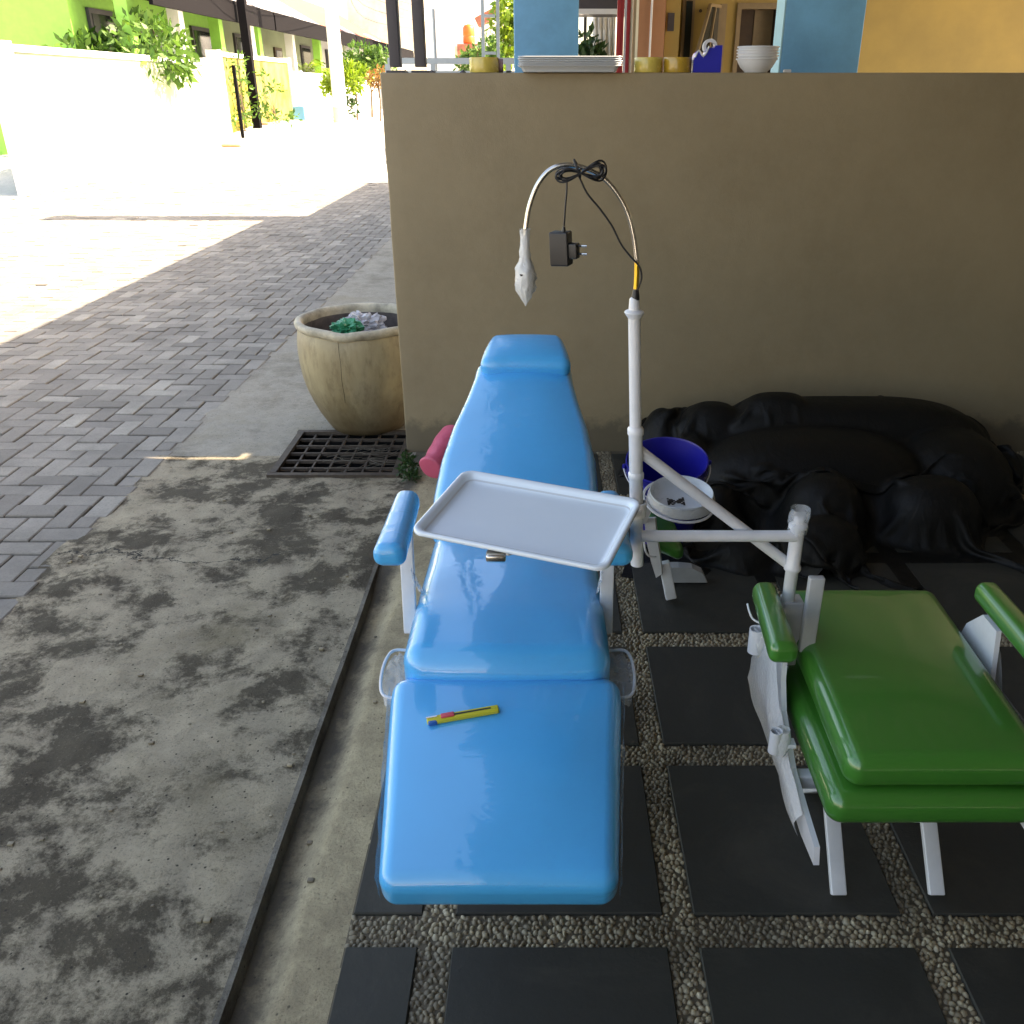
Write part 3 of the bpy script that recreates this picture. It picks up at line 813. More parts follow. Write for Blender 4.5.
bag = [(.0088, .010), (.0074, .002), (.0078, -.020), (.0086, -.038), (.0150, -.054), (.0168, -.070), (.0158, -.086), (.0100, -.102), (.0035, -.112), (.0005, -.118)]
bag2 = []
for i in range(len(bag) - 1):
    for k in range(3):
        t = k / 3; bag2.append((bag[i][0] * (1 - t) + bag[i + 1][0] * t, bag[i][1] * (1 - t) + bag[i + 1][1] * t))
bag2.append(bag[-1])
MB().lathe(hc, bag2, 26, fn=lambda p, a, i: (p.x * (1 + .42 * nz(cos(a) * 2, sin(a) * 2, 1.8, p.z * 90)), p.y * (1 + .42 * nz(cos(a) * 2, sin(a) * 2, 1.8, p.z * 90 + 4)), p.z + (.006 * nz(cos(a) * 3, sin(a) * 3, 1) if i < 3 else 0))).build('plastic_sleeve', M['film2'], st, angle=180)

# power adapter and its bundled cord, hung over the neck
pa = thing('power_adapter', tuple(G(580, 172)), 'black plug-in power adapter with coiled cord hung over the lamp neck', 'power adapter')
mb = MB()
cx, cy = 580, 172
for k in range(9):
    pts = []; A, B = 24 + random.uniform(-5, 2), 8.5 + random.uniform(-4, 2.5)
    for i in range(33):
        t = 2 * pi * i / 32
        # figure of eight, tied in the middle
        q = G(cx + 1 + A * sin(t), cy + 1 - .12 * A * sin(t) + B * sin(2 * t) * .9 * (1.0 + .25 * sin(t)), -.012 + .014 * sin(t * 2 + k) * .6 + (-.004))
        pts.append(q)
    mb.tube(pts, .0015, 6)
mb.build('cord_bundle', M['cord'], pa)
MB().tube([G(574, 160, -.010), G(577, 168, -.019), G(580, 178, -.016), G(579, 168, .012), G(574, 160, -.010)], .0021, 6, 4).build('twist_tie', M['cord'], pa)
MB().tube([G(567, 178, -.008), G(566.5, 192, -.008), G(565, 210, -.008), G(564, 226, -.006)], .0016, 8, 5).build('adapter_cord', M['cord'], pa)
MB().tube([G(579, 176, -.012), G(587, 193, -.012), G(600, 209, -.01), G(612, 226, -.009), G(621, 244, -.009), G(631, 257, -.010), G(639, 266, -.010), G(641.5, 274, -.008), G(641, 281, -.006), G(637, 291, -.003)], .0016, 8, 6).build('lamp_cord', M['cord'], pa)
ac = G(561, 248.5, -.006); AR = Matrix.Rotation(radians(-3), 3, 'Y') @ Matrix.Rotation(radians(-22), 3, 'Z')
af = lambda x, y, z: AR @ Vector((x, y, z)) + ac
MB().rbox((.0165, .0125, .0275), .003, lambda p: AR @ p + ac, (2, 2, 2), 3).build('adapter_body', M['black'], pa)
MB().rbox((.008, .0085, .0125), .002, lambda p: AR @ (p + Vector((.0225, 0, -.0035))) + ac, (1, 1, 1), 2).build('plug_face', M['black'], pa)
for dz in (.0045, -.0085):
    pr = MB(); pr.tube([af(.029, 0, dz), af(.037, 0, dz)], .0018, 8); pr.build('prong', M['black'], pa)
    MB().tube([af(.037, 0, dz), af(.046, 0, dz)], .0019, 8).build('prong_tip', M['chrome'], pa)
MB().tube([af(.006, 0, .0265), af(.0065, 0, .035)], [.0038, .0024], 8).build('strain_relief', M['black'], pa)

# ================================================================== GREEN CHAIRS
def pad(half, r, c, R=None, cr=.01, nn=(8, 8, 1)):
    def d(p):
        q = Vector(p); q.z += crown(p, half, cr)
        if R: q = R @ q
        return q + Vector(c)
    return MB().rbox(half, r, d, nn, 5)
gc = thing('folded_dental_chair', (.665, 1.4, 0), 'folded green vinyl dental chair with white film-wrapped frame at the right edge', 'dental chair', 'green dental chairs')
pad((.185, .25, .035), .03, (.672, 1.40, .375), None, .012).build('seat', M['green'], gc, angle=180)
pad((.175, .27, .035), .03, (.685, 1.43, .462), Matrix.Rotation(.05, 3, 'X'), .012).build('backrest', M['green'], gc, angle=180)
for s, xa in ((-1, .437), (1, .893)):
    def ad(p, xa=xa):
        return Vector((xa + p.x * (1.03 - .08 * p.y / .14) - .055 * p.y * (1 if xa < .6 else 0) * -1, 1.445 + p.y, .578 + p.z + (.005 * (1 - (p.x / .029) ** 2) if p.z > 0 else 0)))
    MB().rbox((.0245, .118, .020), .016, ad, (3, 8, 1), 5).build('armrest', M['green'], gc, angle=180)
    # bent side plate
    sp = MB()
    xs_ = .468 if s < 0 else .878
    prof = [(1.60, .40), (1.56, .50), (1.51, .552), (1.45, .552), (1.43, .45), (1.40, .40), (1.30, .345), (1.20, .33), (1.13, .322), (1.12, .29), (1.20, .28), (1.28, .285), (1.44, .315), (1.54, .33), (1.60, .34)]
    vs = []; m_ = len(prof)
    for xo in (-.005, .005): vs += [(xs_ + xo, y_, z_) for (y_, z_) in prof]
    fs = [tuple(range(m_)), tuple(reversed(range(m_, 2 * m_)))] + [((i + 1) % m_, i, m_ + i, m_ + (i + 1) % m_) for i in range(m_)]
    sp.add(vs, fs).build('side_frame', M['white_paint'], gc, smooth=False)
    # film over the side plate
    vs = []; fs2 = []
    for j in range(31):
        y_ = 1.19 + .41 * j / 30
        zt = np.interp(y_, [1.13, 1.20, 1.28, 1.40, 1.45, 1.50, 1.56, 1.60], [.325, .34, .36, .415, .50, .55, .50, .41])
        for i in range(6):
            v = i / 5; vs.append((xs_ + s * (.010 + .010 * abs(nz(y_, v, 8, s)) + .012 * sin(pi * v)), y_ + .004 * nz(y_, v, 11), zt - (zt - .285) * v))
    for j in range(30):
        for i in range(5): k = j * 6 + i; fs2.append((k, k + 1, k + 7, k + 6))
    MB().add(vs, fs2).build('plastic_wrap', M['film2'], gc, angle=180)
for (px, py, z, hh, rr) in ((757, 629, .50, .055, .0150), (776.5, 731, .425, .048, .0115)):
    q = atZ(px, py, z)
    MB().lathe((q.x, q.y, q.z), [(rr * .8, -.01), (rr * .8, 0), (rr, .0005), (rr, -.01), (rr * .97, -hh), (rr * .5, -hh - .001)], 20).build('tube_socket', M['white_paint'], gc)
    MB().lathe((q.x + .006, q.y + .004, q.z - hh * .5), [(rr * 1.1, hh * .5), (rr * 1.25, hh * .3), (rr * 1.5, 0), (rr * 1.35, -hh * .4), (rr * .7, -hh * .75)], 22, fn=lambda p, a, i: (p.x * (1 + .25 * nz(cos(a), sin(a), 2, i)) + .008, p.y * (1 + .25 * nz(cos(a), sin(a), 2, i + 3)), p.z)).build('plastic_wrap', M['film2'], gc, angle=180)
    MB().bar((q.x, q.y, q.z - hh * .6), (.466, q.y, q.z - hh * .6), .02, .008).build('socket_bracket', M['white_paint'], gc, smooth=False)
q0 = atZ(747, 604, .56)
MB().tube([atZ(747.5, 604, .56), atZ(749.5, 612, .555), atZ(753, 619, .545), atZ(760, 623, .54)], .0022, 8, 5).build('side_loop', M['white_paint'], gc)
MB().box((.497, 1.535, .50), (.020, .020, .075), bev=.004).box((.524, 1.49, .565), (.015, .008, .085), bev=.003).build('post_socket', M['grey_paint'], gc)
b = MB()
b.bar((.475, 1.30, .32), (.872, 1.30, .32), .025, .03, bev=.003); b.build('cross_bar', M['white_paint'], gc)
MB().bar((.475, 1.56, .335), (.872, 1.56, .335), .025, .03, bev=.003).build('cross_bar', M['white_paint'], gc)
for (x_, y0, y1) in ((.60, 1.58, 1.30), (.80, 1.58, 1.30), (.62, 1.28, 1.60), (.78, 1.28, 1.60)):
    MB().bar((x_, y0, .33), (x_, y1, .012), .014, .032, (1, 0, 0), bev=.003).build('leg', M['white_paint'], gc)

# second folded green chair, mostly under the black cover
g2 = thing('folded_dental_chair', (.5, 2.55, 0), 'green folded dental chair with white legs, half under the black tarp', 'dental chair', 'green dental chairs')
p1 = [atY(646, 522, 2.42), atY(648, 545, 2.42), atY(656, 566, 2.41), atY(663, 582, 2.40)]
sp = MB()
lft = [(644, 518), (646, 540), (651, 562), (656, 578), (662, 574), (660, 556), (657, 538), (655, 518)]
vs = [atY(a_[0], a_[1], 2.44) for a_ in lft] + [atY(a_[0] + 1.2, a_[1] - 1, 2.455) for a_ in lft]
m_ = len(lft)
sp.add(vs, [tuple(range(m_)), tuple(reversed(range(m_, 2 * m_)))] + [((i + 1) % m_, i, m_ + i, m_ + (i + 1) % m_) for i in range(m_)])
sp.build('side_frame', M['white_paint'], g2, smooth=False)
def pd2(p):
    return Vector((.385 + p.x, 2.56 + p.y, .195 + p.z - .45 * p.x))
MB().rbox((.055, .10, .032), .03, pd2, (4, 4, 1), 5).build('seat', M['green'], g2, angle=180)
la, lb = atY(664, 562, 2.47), atZ(671, 598, .02)
MB().bar(la, lb, .028, .035, (1, 0, 0), bev=.004).build('leg', M['white_paint'], g2)
bp = [(-.01, 0), (-.008, .055), (.06, .057), (.12, .052), (.165, .035), (.19, .0)]
o_ = atZ(667, 586, .03); o_.z = .012
vs = [(o_.x + a_ * .75, 2.57, o_.z + b_) for (a_, b_) in bp] + [(o_.x + a_ * .75, 2.61, o_.z + b_) for (a_, b_) in bp]; m_ = len(bp)
MB().add(vs, [tuple(range(m_)), tuple(reversed(range(m_, 2 * m_)))] + [((i + 1) % m_, i, m_ + i, m_ + (i + 1) % m_) for i in range(m_)]).build('base_plate', M['grey_paint'], g2, smooth=False)
MB().tube([atY(644, 538, 2.40), atY(645, 549, 2.39), atY(649, 556, 2.39), atY(656, 557, 2.40)], .003, 8, 5).build('side_loop', M['white_paint'], g2)

# spittoon bowl with ring, in front of the bucket
bc = atY(681.5, 492, 2.36)
sb = thing('spittoon_bowl', (bc.x, bc.y, bc.z - .08), 'small white round bowl with dark printed mark, in front of blue bucket', 'bowl')
RB = Matrix.Rotation(radians(8), 3, 'X')
MB().lathe(bc, [(.001, -.034), (.060, -.034), (.074, -.026), (.084, -.008), (.0885, .0), (.0915, .002), (.093, 0), (.0925, -.004), (.089, -.010), (.082, -.032), (.066, -.05), (.001, -.052)], 48, R=RB).build('basin', M['bowl_white'], sb, angle=50)
ringp = [(.103 * cos(t) - .006, .103 * sin(t), -.030 - .012 * cos(t + .6)) for t in np.linspace(0, 2 * pi, 49)]
MB().tube([RB @ Vector(p) + bc for p in ringp], .0042, 8, cap=False).build('ring', M['white_paint'], sb)
MB().lathe(bc, [(.0935, -.003), (.098, -.015), (.101, -.03)], 40, fn=lambda p, a, i: (p.x, p.y, p.z), R=RB).build('film', M['film2'], sb, angle=180)
mk = MB()
for i in range(9):
    for j in range(7):
        if (abs(j - 3) <= abs(i - 4) * .8 + .5 and (i * 3 + j * 2) % 5): mk.box(RB @ Vector((-.036 + i * .0056, -.022 + j * .0060 + i * .0006, -.0325)) + bc, (.0029, .0031, .0004), RB)
mk.build('printed_mark', M['black'], sb, smooth=False)
MB().bar(bc + Vector((-.085, .02, -.045)), (bc.x - .10, 2.44, .30), .022, .010, (0, 1, 0)).build('bracket', M['white_paint'], sb, smooth=False)

# blue bucket
uc = atY(667, 460, 2.86)
bk = thing('bucket', (uc.x, uc.y, 0), 'royal blue plastic bucket with thin white handle against the black tarp', 'bucket')
RU = Matrix.Rotation(radians(13), 3, 'X') @ Matrix.Rotation(radians(-3), 3, 'Y')
ht = uc.z
MB().lathe(uc, [(.001, -ht + .012), (.098, -ht + .012), (.100, -ht + .02), (.136, -.004), (.139, .002), (.143, .001), (.144, -.006), (.141, -.010), (.1395, -.03), (.144, -.034), (.142, -.04), (.137, -.045), (.104, -ht + .004), (.001, -ht)], 56, R=RU).build('body', M['bucket_blue'], bk, angle=50)
hp = [Vector((.148 * cos(t), .148 * sin(t) * .35 - .02, -.02 - .055 * sin(t) ** 1)) for t in np.linspace(0, pi, 25)]
hp = [RU @ Vector((.150 * cos(t), -.150 * sin(t), -.022 - .045 * sin(t))) + uc for t in np.linspace(0, pi, 25)]
MB().tube(hp, .0024, 8).build('handle', M['plastic_white'], bk)
for s in (-1, 1): MB().lathe(RU @ Vector((s * .147, 0, -.02)) + uc, [(.001, -.01), (.008, -.008), (.008, .008), (.001, .01)], 12).build('handle_lug', M['bucket_blue'], bk)

# black tarp over a heap
def heap(x, y):
    h = np.zeros_like(x)
    for (cx, cy, ax, ay, hh, e) in ((.70, 3.52, .17, .15, .315, 2.4), (.96, 3.50, .20, .12, .362, 3), (1.25, 3.50, .62, .17, .335, 3.4), (1.05, 3.24, .46, .24, .285, 2.6), (1.62, 3.28, .22, .26, .27, 2.4),
                                    (1.02, 2.94, .15, .14, .235, 2.2), (1.42, 2.96, .18, .14, .215, 2.4), (.60, 3.34, .10, .12, .23, 2), (.95, 2.72, .15, .11, .17, 2.2), (.50, 3.58, .10, .13, .27, 2), (.66, 3.04, .08, .10, .15, 2), (.70, 2.72, .12, .06, .09, 2)):
        q = np.abs((x - cx) / ax) ** e + np.abs((y - cy) / ay) ** e
        h = np.maximum(h, hh * np.clip(1 - q, 0, 1) ** .35)
    return h + .006
NC, NR = 132, 118
gx, gy = np.meshgrid(np.linspace(0, 1, NC), np.linspace(0, 1, NR))
PX_ = .34 + 1.62 * gx + .05 * np.sin(gy * 9) * (gx < .1); PY_ = 2.47 + 1.30 * gy + .22 * (1 - gx) ** 2 * (1 - gy)
Pc = np.stack([PX_, PY_, .46 + .03 * np.sin(gx * 17 + gy * 5) + .02 * np.sin(gy * 23 - gx * 8) + RNG.normal(0, .004, gx.shape)], 2)
rx = 1.62 / (NC - 1) * 1.25; ry = 1.30 / (NR - 1) * 1.30; rd = sqrt(rx * rx + ry * ry)
Pp = Pc.copy()
def proj_(A, B, L, k=1.0):
    d = B - A; n_ = np.sqrt((d * d).sum(-1, keepdims=True)) + 1e-9; c = d * (.5 * k * (1 - L / n_)); A += c; B -= c
for it in range(180):
    v_ = (Pc - Pp) * .96; v_[..., 2] -= .0009; Pp = Pc.copy(); Pc = Pc + np.clip(v_, -.02, .02)
    for sub_ in range(5):
        for o_ in (0, 1):
            proj_(Pc[:, o_:NC - 1:2], Pc[:, o_ + 1:NC:2], rx); proj_(Pc[o_:NR - 1:2], Pc[o_ + 1:NR:2], ry)
        for o_ in (0, 1):
            proj_(Pc[o_:NR - 1:2, :-1], Pc[o_ + 1:NR:2, 1:], rd, .35); proj_(Pc[o_:NR - 1:2, 1:], Pc[o_ + 1:NR:2, :-1], rd, .35)
        for o_ in range(3):                      # bending
            a_ = Pc[:, o_:NC - 3:4]; b_ = Pc[:, o_ + 3:NC:4]; m__ = min(a_.shape[1], b_.shape[1]); proj_(a_[:, :m__], b_[:, :m__], rx * 2.93, .10)
            a_ = Pc[o_:NR - 3:4]; b_ = Pc[o_ + 3:NR:4]; m__ = min(a_.shape[0], b_.shape[0]); proj_(a_[:m__], b_[:m__], ry * 2.93, .10)
        hh_ = heap(Pc[..., 0], Pc[..., 1]); hit = Pc[..., 2] < hh_
        Pc[..., 2] = np.where(hit, hh_, Pc[..., 2]); Pc[..., 1] = np.minimum(Pc[..., 1], 3.774)
    fr_ = hit[..., None] * .45; Pp[..., :2] = Pp[..., :2] * (1 - fr_) + Pc[..., :2] * fr_
mb = MB(); mb.v = [tuple(v) for v in Pc.reshape(-1, 3)]
mb.f = [(j * NC + i, j * NC + i + 1, (j + 1) * NC + i + 1, (j + 1) * NC + i) for j in range(NR - 1) for i in range(NC - 1)]
tarp = single(mb, 'tarp', M['tarp'], 'wrinkled black plastic tarp draped over a heap against the wall', 'tarp', angle=180)
md = tarp.modifiers.new('smooth', 'SUBSURF'); md.levels = 1; md.render_levels = 1

# pink bundle behind the backrest
pk = MB(); e1 = atY(431, 468, 3.28); e2 = atY(453, 440, 3.46)
ax_ = (e2 - e1).normalized()
pts = [e1 - ax_ * .005, e1, e1 + ax_ * .02, e1 + ax_ * .10, e1 + ax_ * .22]
pk.tube(pts, [.040, .050, .053, .058, .064], 32, 6)
o = single(pk, 'plastic_roll', M['pink'], 'crumpled pink plastic roll lying behind the blue backrest', 'plastic roll', angle=70)
for v in o.data.vertices:
    d = nz(v.co.x * 1, v.co.y + v.co.z, 14, v.co.z * 9) * .008; v.co += Vector((d, d * .5, -d))

# ================================================================== JAR, GRATE, WEED
JC = Vector((-.868, 4.15, 0))
jar = thing('clay_jar', tuple(JC), 'large round glazed clay jar with worn rim, used as a litter bin', 'jar')
zf = lambda a, z: 0
def jfn(p, a, i):
    k = 1 + .008 * nz(cos(a) * 1.5, sin(a) * 1.5, 1, p.z * 4)
    dz = 0
    if p.z > .44: dz = .005 * nz(cos(a) * 2, sin(a) * 2, 1.4, 3) - (.012 * math.exp(-((a - 4.62) / .22) ** 2))
    return (p.x * k, p.y * k, p.z + dz)
outer = [(.150, 0.0), (.176, .006), (.198, .04), (.226, .09), (.253, .15), (.274, .21), (.289, .27), (.297, .33), (.300, .39), (.298, .44), (.290, .484), (.284, .495)]
MB().lathe(JC, catm(outer) if 0 else outer, 72, jfn).build('body', M['jar'], jar, angle=180)
rim = [(.284, .493), (.292, .498), (.299, .508), (.301, .520), (.296, .531), (.285, .536), (.272, .533), (.265, .524), (.263, .510), (.263, .494)]
MB().lathe(JC, rim, 96, jfn).build('rim', M['jar_rim'], jar, angle=180)
inner = [(.263, .495), (.274, .42), (.272, .36), (.258, .30), (.001, .305)]
MB().lathe(JC, inner, 48, lambda p, a, i: (p.x, p.y, p.z + (.02 * nz(p.x, p.y, 9) if i > 2 else 0))).build('lining', M['jar_in'], jar, angle=60)
# fine vertical crack in the jar: a thin incised line
ck = MB().tube([JC + Vector((-.045 + .006 * nz(z_, 0, 9), -sqrt(max(0, (np.interp(z_, [q[1] for q in outer], [q[0] for q in outer])) ** 2 - .045 ** 2)) - .0002, z_)) for z_ in np.linspace(.20, .49, 20)], .0008, 5)
ck.build('crack', M['pit'], jar)
def crumple(name, c, r, sc, mat, lab, cat, seed, sq=(1, 1, .7)):
    bm = bmesh.new(); bmesh.ops.create_icosphere(bm, subdivisions=4, radius=1)
    for v in bm.verts:
        d = v.co.normalized(); q = d * 2.2 + Vector((seed, seed, 0))
        k = 1 + .75 * abs(noise.noise(q * 1.3)) - .55 * abs(noise.noise(q * 2.9)) + .2 * noise.noise(q * 6)
        v.co = Vector((d.x * sq[0], d.y * sq[1], d.z * sq[2])) * r * k
    vs = [v.co + Vector(c) for v in bm.verts]; fs = [tuple(v.index for v in f.verts) for f in bm.faces]; bm.free()
    return single(MB().add(vs, fs), name, mat, lab, cat, angle=35)
crumple('plastic_bag', atY(347, 325, 4.05) + Vector((0, 0, -.02)), .062, 1, M['bag_green'], 'crumpled dark green plastic bag inside the clay jar', 'bag', 3)
crumple('plastic_bag', atY(362, 320, 4.20) + Vector((0, 0, -.03)), .085, 1, M['bag_white'], 'crumpled whitish translucent bag inside the clay jar', 'bag', 11, (1.1, .8, .7))

gr = thing('drain_grate', ((GX0 + GX1) / 2, (GY0 + GY1) / 2, 0), 'rusty iron grid drain cover in front of the clay jar', 'drain grate')
f_ = MB()
cx_, cy_ = (GX0 + GX1) / 2, (GY0 + GY1) / 2; hx_, hy_ = (GX1 - GX0) / 2, (GY1 - GY0) / 2
for s in (-1, 1):
    f_.box((cx_, cy_ + s * (hy_ - .004), .000), (hx_ + .016, .014, .009)); f_.box((cx_ + s * (hx_ - .004), cy_, .0015), (.014, hy_ - .0185, .009))
f_.build('grate_frame', M['rust'], gr, smooth=False)
g_ = MB()
for i in range(1, 6): g_.box((cx_, GY0 + (GY1 - GY0) * i / 6 + random.uniform(-.004, .004), -.006), (hx_ - .018, .0058, .007))
for i in range(1, 7): g_.box((GX0 + (GX1 - GX0) * i / 7, cy_, -.0085), (.0045, hy_ - .018, .006))
g_.build('grate_bars', M['rust'], gr, smooth=False)
tw_ = MB()
for i in range(34):
    c = Vector((random.uniform(GX0 + .22, GX1 - .03), random.uniform(GY0 + .04, GY1 - .2), .006 + random.random() * .008)); a = random.uniform(-.9, .7)
    L = random.uniform(.02, .085)
    tw_.tube([c - Vector((cos(a), sin(a), 0)) * L, c + Vector((0, 0, .006)), c + Vector((cos(a + .9), sin(a + .9), 0)) * L], .0011, 4, 3)
o = tw_.build('litter', M['twig']); o['kind'] = 'stuff'; tag(o, 'dry grass and twigs scattered on the drain grate', 'litter')

def leafcloud(centers, n, size, up=.3, asp=.35):
    cs = np.array([c[:3] for c in centers]); rr = np.array([c[3] for c in centers]); 
    idx = RNG.choice(len(cs), n, p=(rr ** 2) / (rr ** 2).sum())
    d = RNG.normal(size=(n, 3)); d /= np.linalg.norm(d, axis=1)[:, None]
    rad = rr[idx] * (RNG.uniform(.25, 1, n) ** .5)
    p = cs[idx] + d * rad[:, None] * np.array([1, 1, .85])
    t = RNG.normal(size=(n, 3)) + d * .8; t[:, 2] += up; t /= np.linalg.norm(t, axis=1)[:, None]
    s = np.cross(t, RNG.normal(size=(n, 3))); s /= np.linalg.norm(s, axis=1)[:, None]
    L = size * RNG.uniform(.6, 1.3, n)[:, None]
    V_ = np.stack([p, p + t * L * .5 + s * L * asp * .5, p + t * L, p + t * L * .5 - s * L * asp * .5], 1)
    mb = MB(); mb.v = [tuple(v) for v in V_.reshape(-1, 3)]; mb.f = [(4 * i, 4 * i + 1, 4 * i + 2, 4 * i + 3) for i in range(n)]
    return mb
wd = atZ(409, 476, .0)
single(leafcloud([(wd.x, wd.y, .03, .045), (wd.x + .02, wd.y - .05, .02, .03), (wd.x - .01, wd.y + .05, .05, .035)], 420, .020, .5, .5), 'weed', M['leaf_dark'], 'small dark green weed between drain grate and wall', 'weed', smooth=False)

# loose bits: pebble chips on the driveway
o = MB()
for i in range(90):
    x, y = random.uniform(-1.7, -.2), random.uniform(.5, 3.7)
    if ing(x, y) or (x > -.40): continue
    r = random.uniform(.002, .006); o.rbox((r * 1.3, r, r * .6), r * .4, lambda p, x=x, y=y: Vector((x + p.x, y + p.y, zd(x, y) + .004 + p.z) if x < -.59 else (x + p.x, y + p.y, zs(x, y) + .003 + p.z)), (1, 1, 1), 1)
o = o.build('grit', M['pebble']); o['kind'] = 'stuff'; tag(o, 'small stone chips scattered on the driveway concrete', 'grit')

# ================================================================== THINGS ON THE WALL
def tape(px, py_w, mat, lab, grp='packing tape rolls on the wall'):
    x = wallpt(px); r = py_w; z0 = WZ
    t = thing('tape_roll', (x, 3.845, z0), lab, 'tape roll', grp)
    MB().lathe((x, 3.845, z0), [(r * .72, .001), (r - .001, .001), (r, .003), (r, .051), (r - .001, .053), (r * .72, .053)], 40, None).build('tape', mat, t, angle=50)
    MB().lathe((x, 3.845, z0), [(r * .66, .0015), (r * .715, .0015), (r * .715, .0538), (r * .66, .0538), (r * .66, .0015)], 40).build('core', M['cardboard'], t, angle=50)
tape(484, .0565, M['tape_y'], 'yellow packing tape roll standing alone left of the grey trays')
tape(648.5, .0545, M['tape_y'], 'pale yellow packing tape roll right of the grey trays')
tape(677.8, .0540, M['tape_b'], 'amber brown packing tape roll touching the blue dispenser side')
# pale pink tape end behind the first roll
x = wallpt(500)
single(MB().lathe((x, 3.875, WZ + .0255), [(.0, -.010), (.022, -.010), (.025, -.008), (.025, .008), (.022, .010), (.0, .010)], 24, R=Matrix.Rotation(pi / 2, 3, 'Y')), 'tape_roll', pbr('mauve_paper', (.35, .22, .24), .7), 'small mauve tape roll on edge behind the yellow one', 'tape roll', 'packing tape rolls on the wall')
# five stacked trays
xm = wallpt(569); 
for i in range(5):
    z = WZ + .001 + i * .0074
    def rg(rs):
        vs = []; fs = []
        for (w, l, r, zz) in rs:
            R_ = rrect(w, l, r, 5); n = len(R_); vs += [(xm + a_ - .004 * i * 0 + .002 * ((i * 7) % 3), 3.845 + b_, z + zz) for (a_, b_) in R_]
        for k in range(len(rs) - 1):
            for j in range(n): q = (j + 1) % n; fs.append((k * n + j, k * n + q, (k + 1) * n + q, (k + 1) * n + j))
        fs.append(tuple((len(rs) - 1) * n + j for j in range(n))); fs.append(tuple(reversed(range(n))))
        return vs, fs
    w, l = .196, .128
    mb = MB().add(*rg([(w - .026, l - .026, .012, 0), (w - .020, l - .020, .014, .001), (w - .012, l - .012, .018, .017), (w - .002, l - .002, .022, .0205), (w, l, .024, .0225), (w - .001, l - .001, .023, .0245), (w - .006, l - .006, .020, .0245), (w - .013, l - .013, .017, .0195), (w - .022, l - .022, .013, .003)]))
    names = ['bottom grey instrument tray of the stack on the wall', 'second grey tray from the bottom of the stack on the wall', 'middle grey tray of the stack of five on the wall', 'second grey tray from the top of the stack on the wall', 'topmost grey instrument tray of the stack on the wall']
    single(mb, 'instrument_tray', M['steel_tray'], names[i], 'tray', 'stacked instrument trays', angle=50)
# tape dispenser
x0 = wallpt(692.5); x1 = wallpt(720); xm2 = (x0 + x1) / 2; Wd = (x1 - x0)
td = thing('tape_dispenser', (xm2, 3.85, WZ), 'royal blue desktop tape dispenser holding a white tape roll', 'tape dispenser')
prof = [(-.5, 0), (.5, 0), (.5, .093), (.26, .092), (.20, .082), (.02, .086), (-.08, .070), (-.16, .050), (-.22, .062), (-.34, .074), (-.44, .066), (-.5, .044)]
vs = []; m_ = len(prof)
for yo in (-.033, .033): vs += [(xm2 + a_ * Wd, 3.845 + yo, WZ + .001 + b_) for (a_, b_) in prof]
MB().add(vs, [tuple(range(m_)), tuple(reversed(range(m_, 2 * m_)))] + [((i + 1) % m_, i, m_ + i, m_ + (i + 1) % m_) for i in range(m_)]).build('dispenser_body', M['blue_plastic'], td, smooth=False)
RY = Matrix.Rotation(pi / 2, 3, 'X')
MB().lathe((xm2 + .010, 3.845, WZ + .090), [(.016, -.012), (.027, -.012), (.027, .012), (.016, .012), (.016, -.012)], 30, R=RY).build('tape', M['plastic_white'], td, angle=50)
MB().tube([(xm2 - .46 * Wd, 3.810, WZ + .052), (xm2 - .34 * Wd, 3.808, WZ + .076), (xm2 - .2 * Wd, 3.808, WZ + .058), (xm2 - .08 * Wd, 3.808, WZ + .066), (xm2 + .02 * Wd, 3.81, WZ + .090)], .0030, 8, 4).build('cutter_edge', M['plastic_white'], td)
# stacked bowls
xb = wallpt(757)
blab = ['bottom white plastic bowl of the stack beside the blue column', 'second white bowl from the bottom of the bowl stack', 'middle white bowl of the stack of five bowls', 'second white bowl from the top of the bowl stack', 'topmost white plastic bowl of the stack on the wall']
for i in range(5):
    z = WZ + .001 + i * .0102; k = 1
    bw = MB().lathe((xb + .001 * ((i * 5) % 3 - 1), 3.845, z), [(.001, .0), (.042, 0), (.044, .003), (.060, .017), (.071, .034), (.0745, .043), (.079, .044), (.080, .047), (.0785, .049), (.073, .048), (.068, .036), (.057, .020), (.040, .006), (.001, .005)], 44)
    single(bw, 'bowl', M['plastic_white'], blab[i], 'bowl', 'stacked white bowls', angle=50)
xk = wallpt(788)
single(MB().rbox((.014, .010, .006), .004, lambda p: Vector((xk + p.x, 3.84 + p.y, WZ + .006 + p.z)), (1, 1, 1), 3), 'eraser', M['plastic_white'], 'tiny white block on the wall before the pale blue column', 'eraser')

# ================================================================== NEIGHBOUR'S PORCH
nh = thing('neighbour_house', (2.5, 7, 0), 'mustard and terracotta house with blue columns behind the olive wall', 'house')
def colm(px0, px1, Y, m, name='column', z1=2.84, dpt=.14, lab=None):
    a, b = atY(px0, 40, Y).x, atY(px1, 40, Y).x
    o = MB().box(((a + b) / 2, Y + dpt, z1 / 2), ((b - a) / 2, dpt, z1 / 2), bev=.006).build(name, m, nh)
    if lab: o['label'] = lab
    return a, b
colm(514, 578.5, 5.2, M['blue_col'], lab='sky blue painted square column behind the trays')
colm(783, 862, 4.55, M['blue_col'], dpt=.08, lab='muted blue column at the right behind the bowls')
a = atY(783, 40, 4.55).x
MB().box((a - .004, 4.63, 1.42), (.003, .079, 1.42)).build('column_face', M['blue_light'], nh)  # thin paler blue sheet over the column's left side
YF = 7.6
def fx(px, Y=YF): return atY(px, 40, Y).x
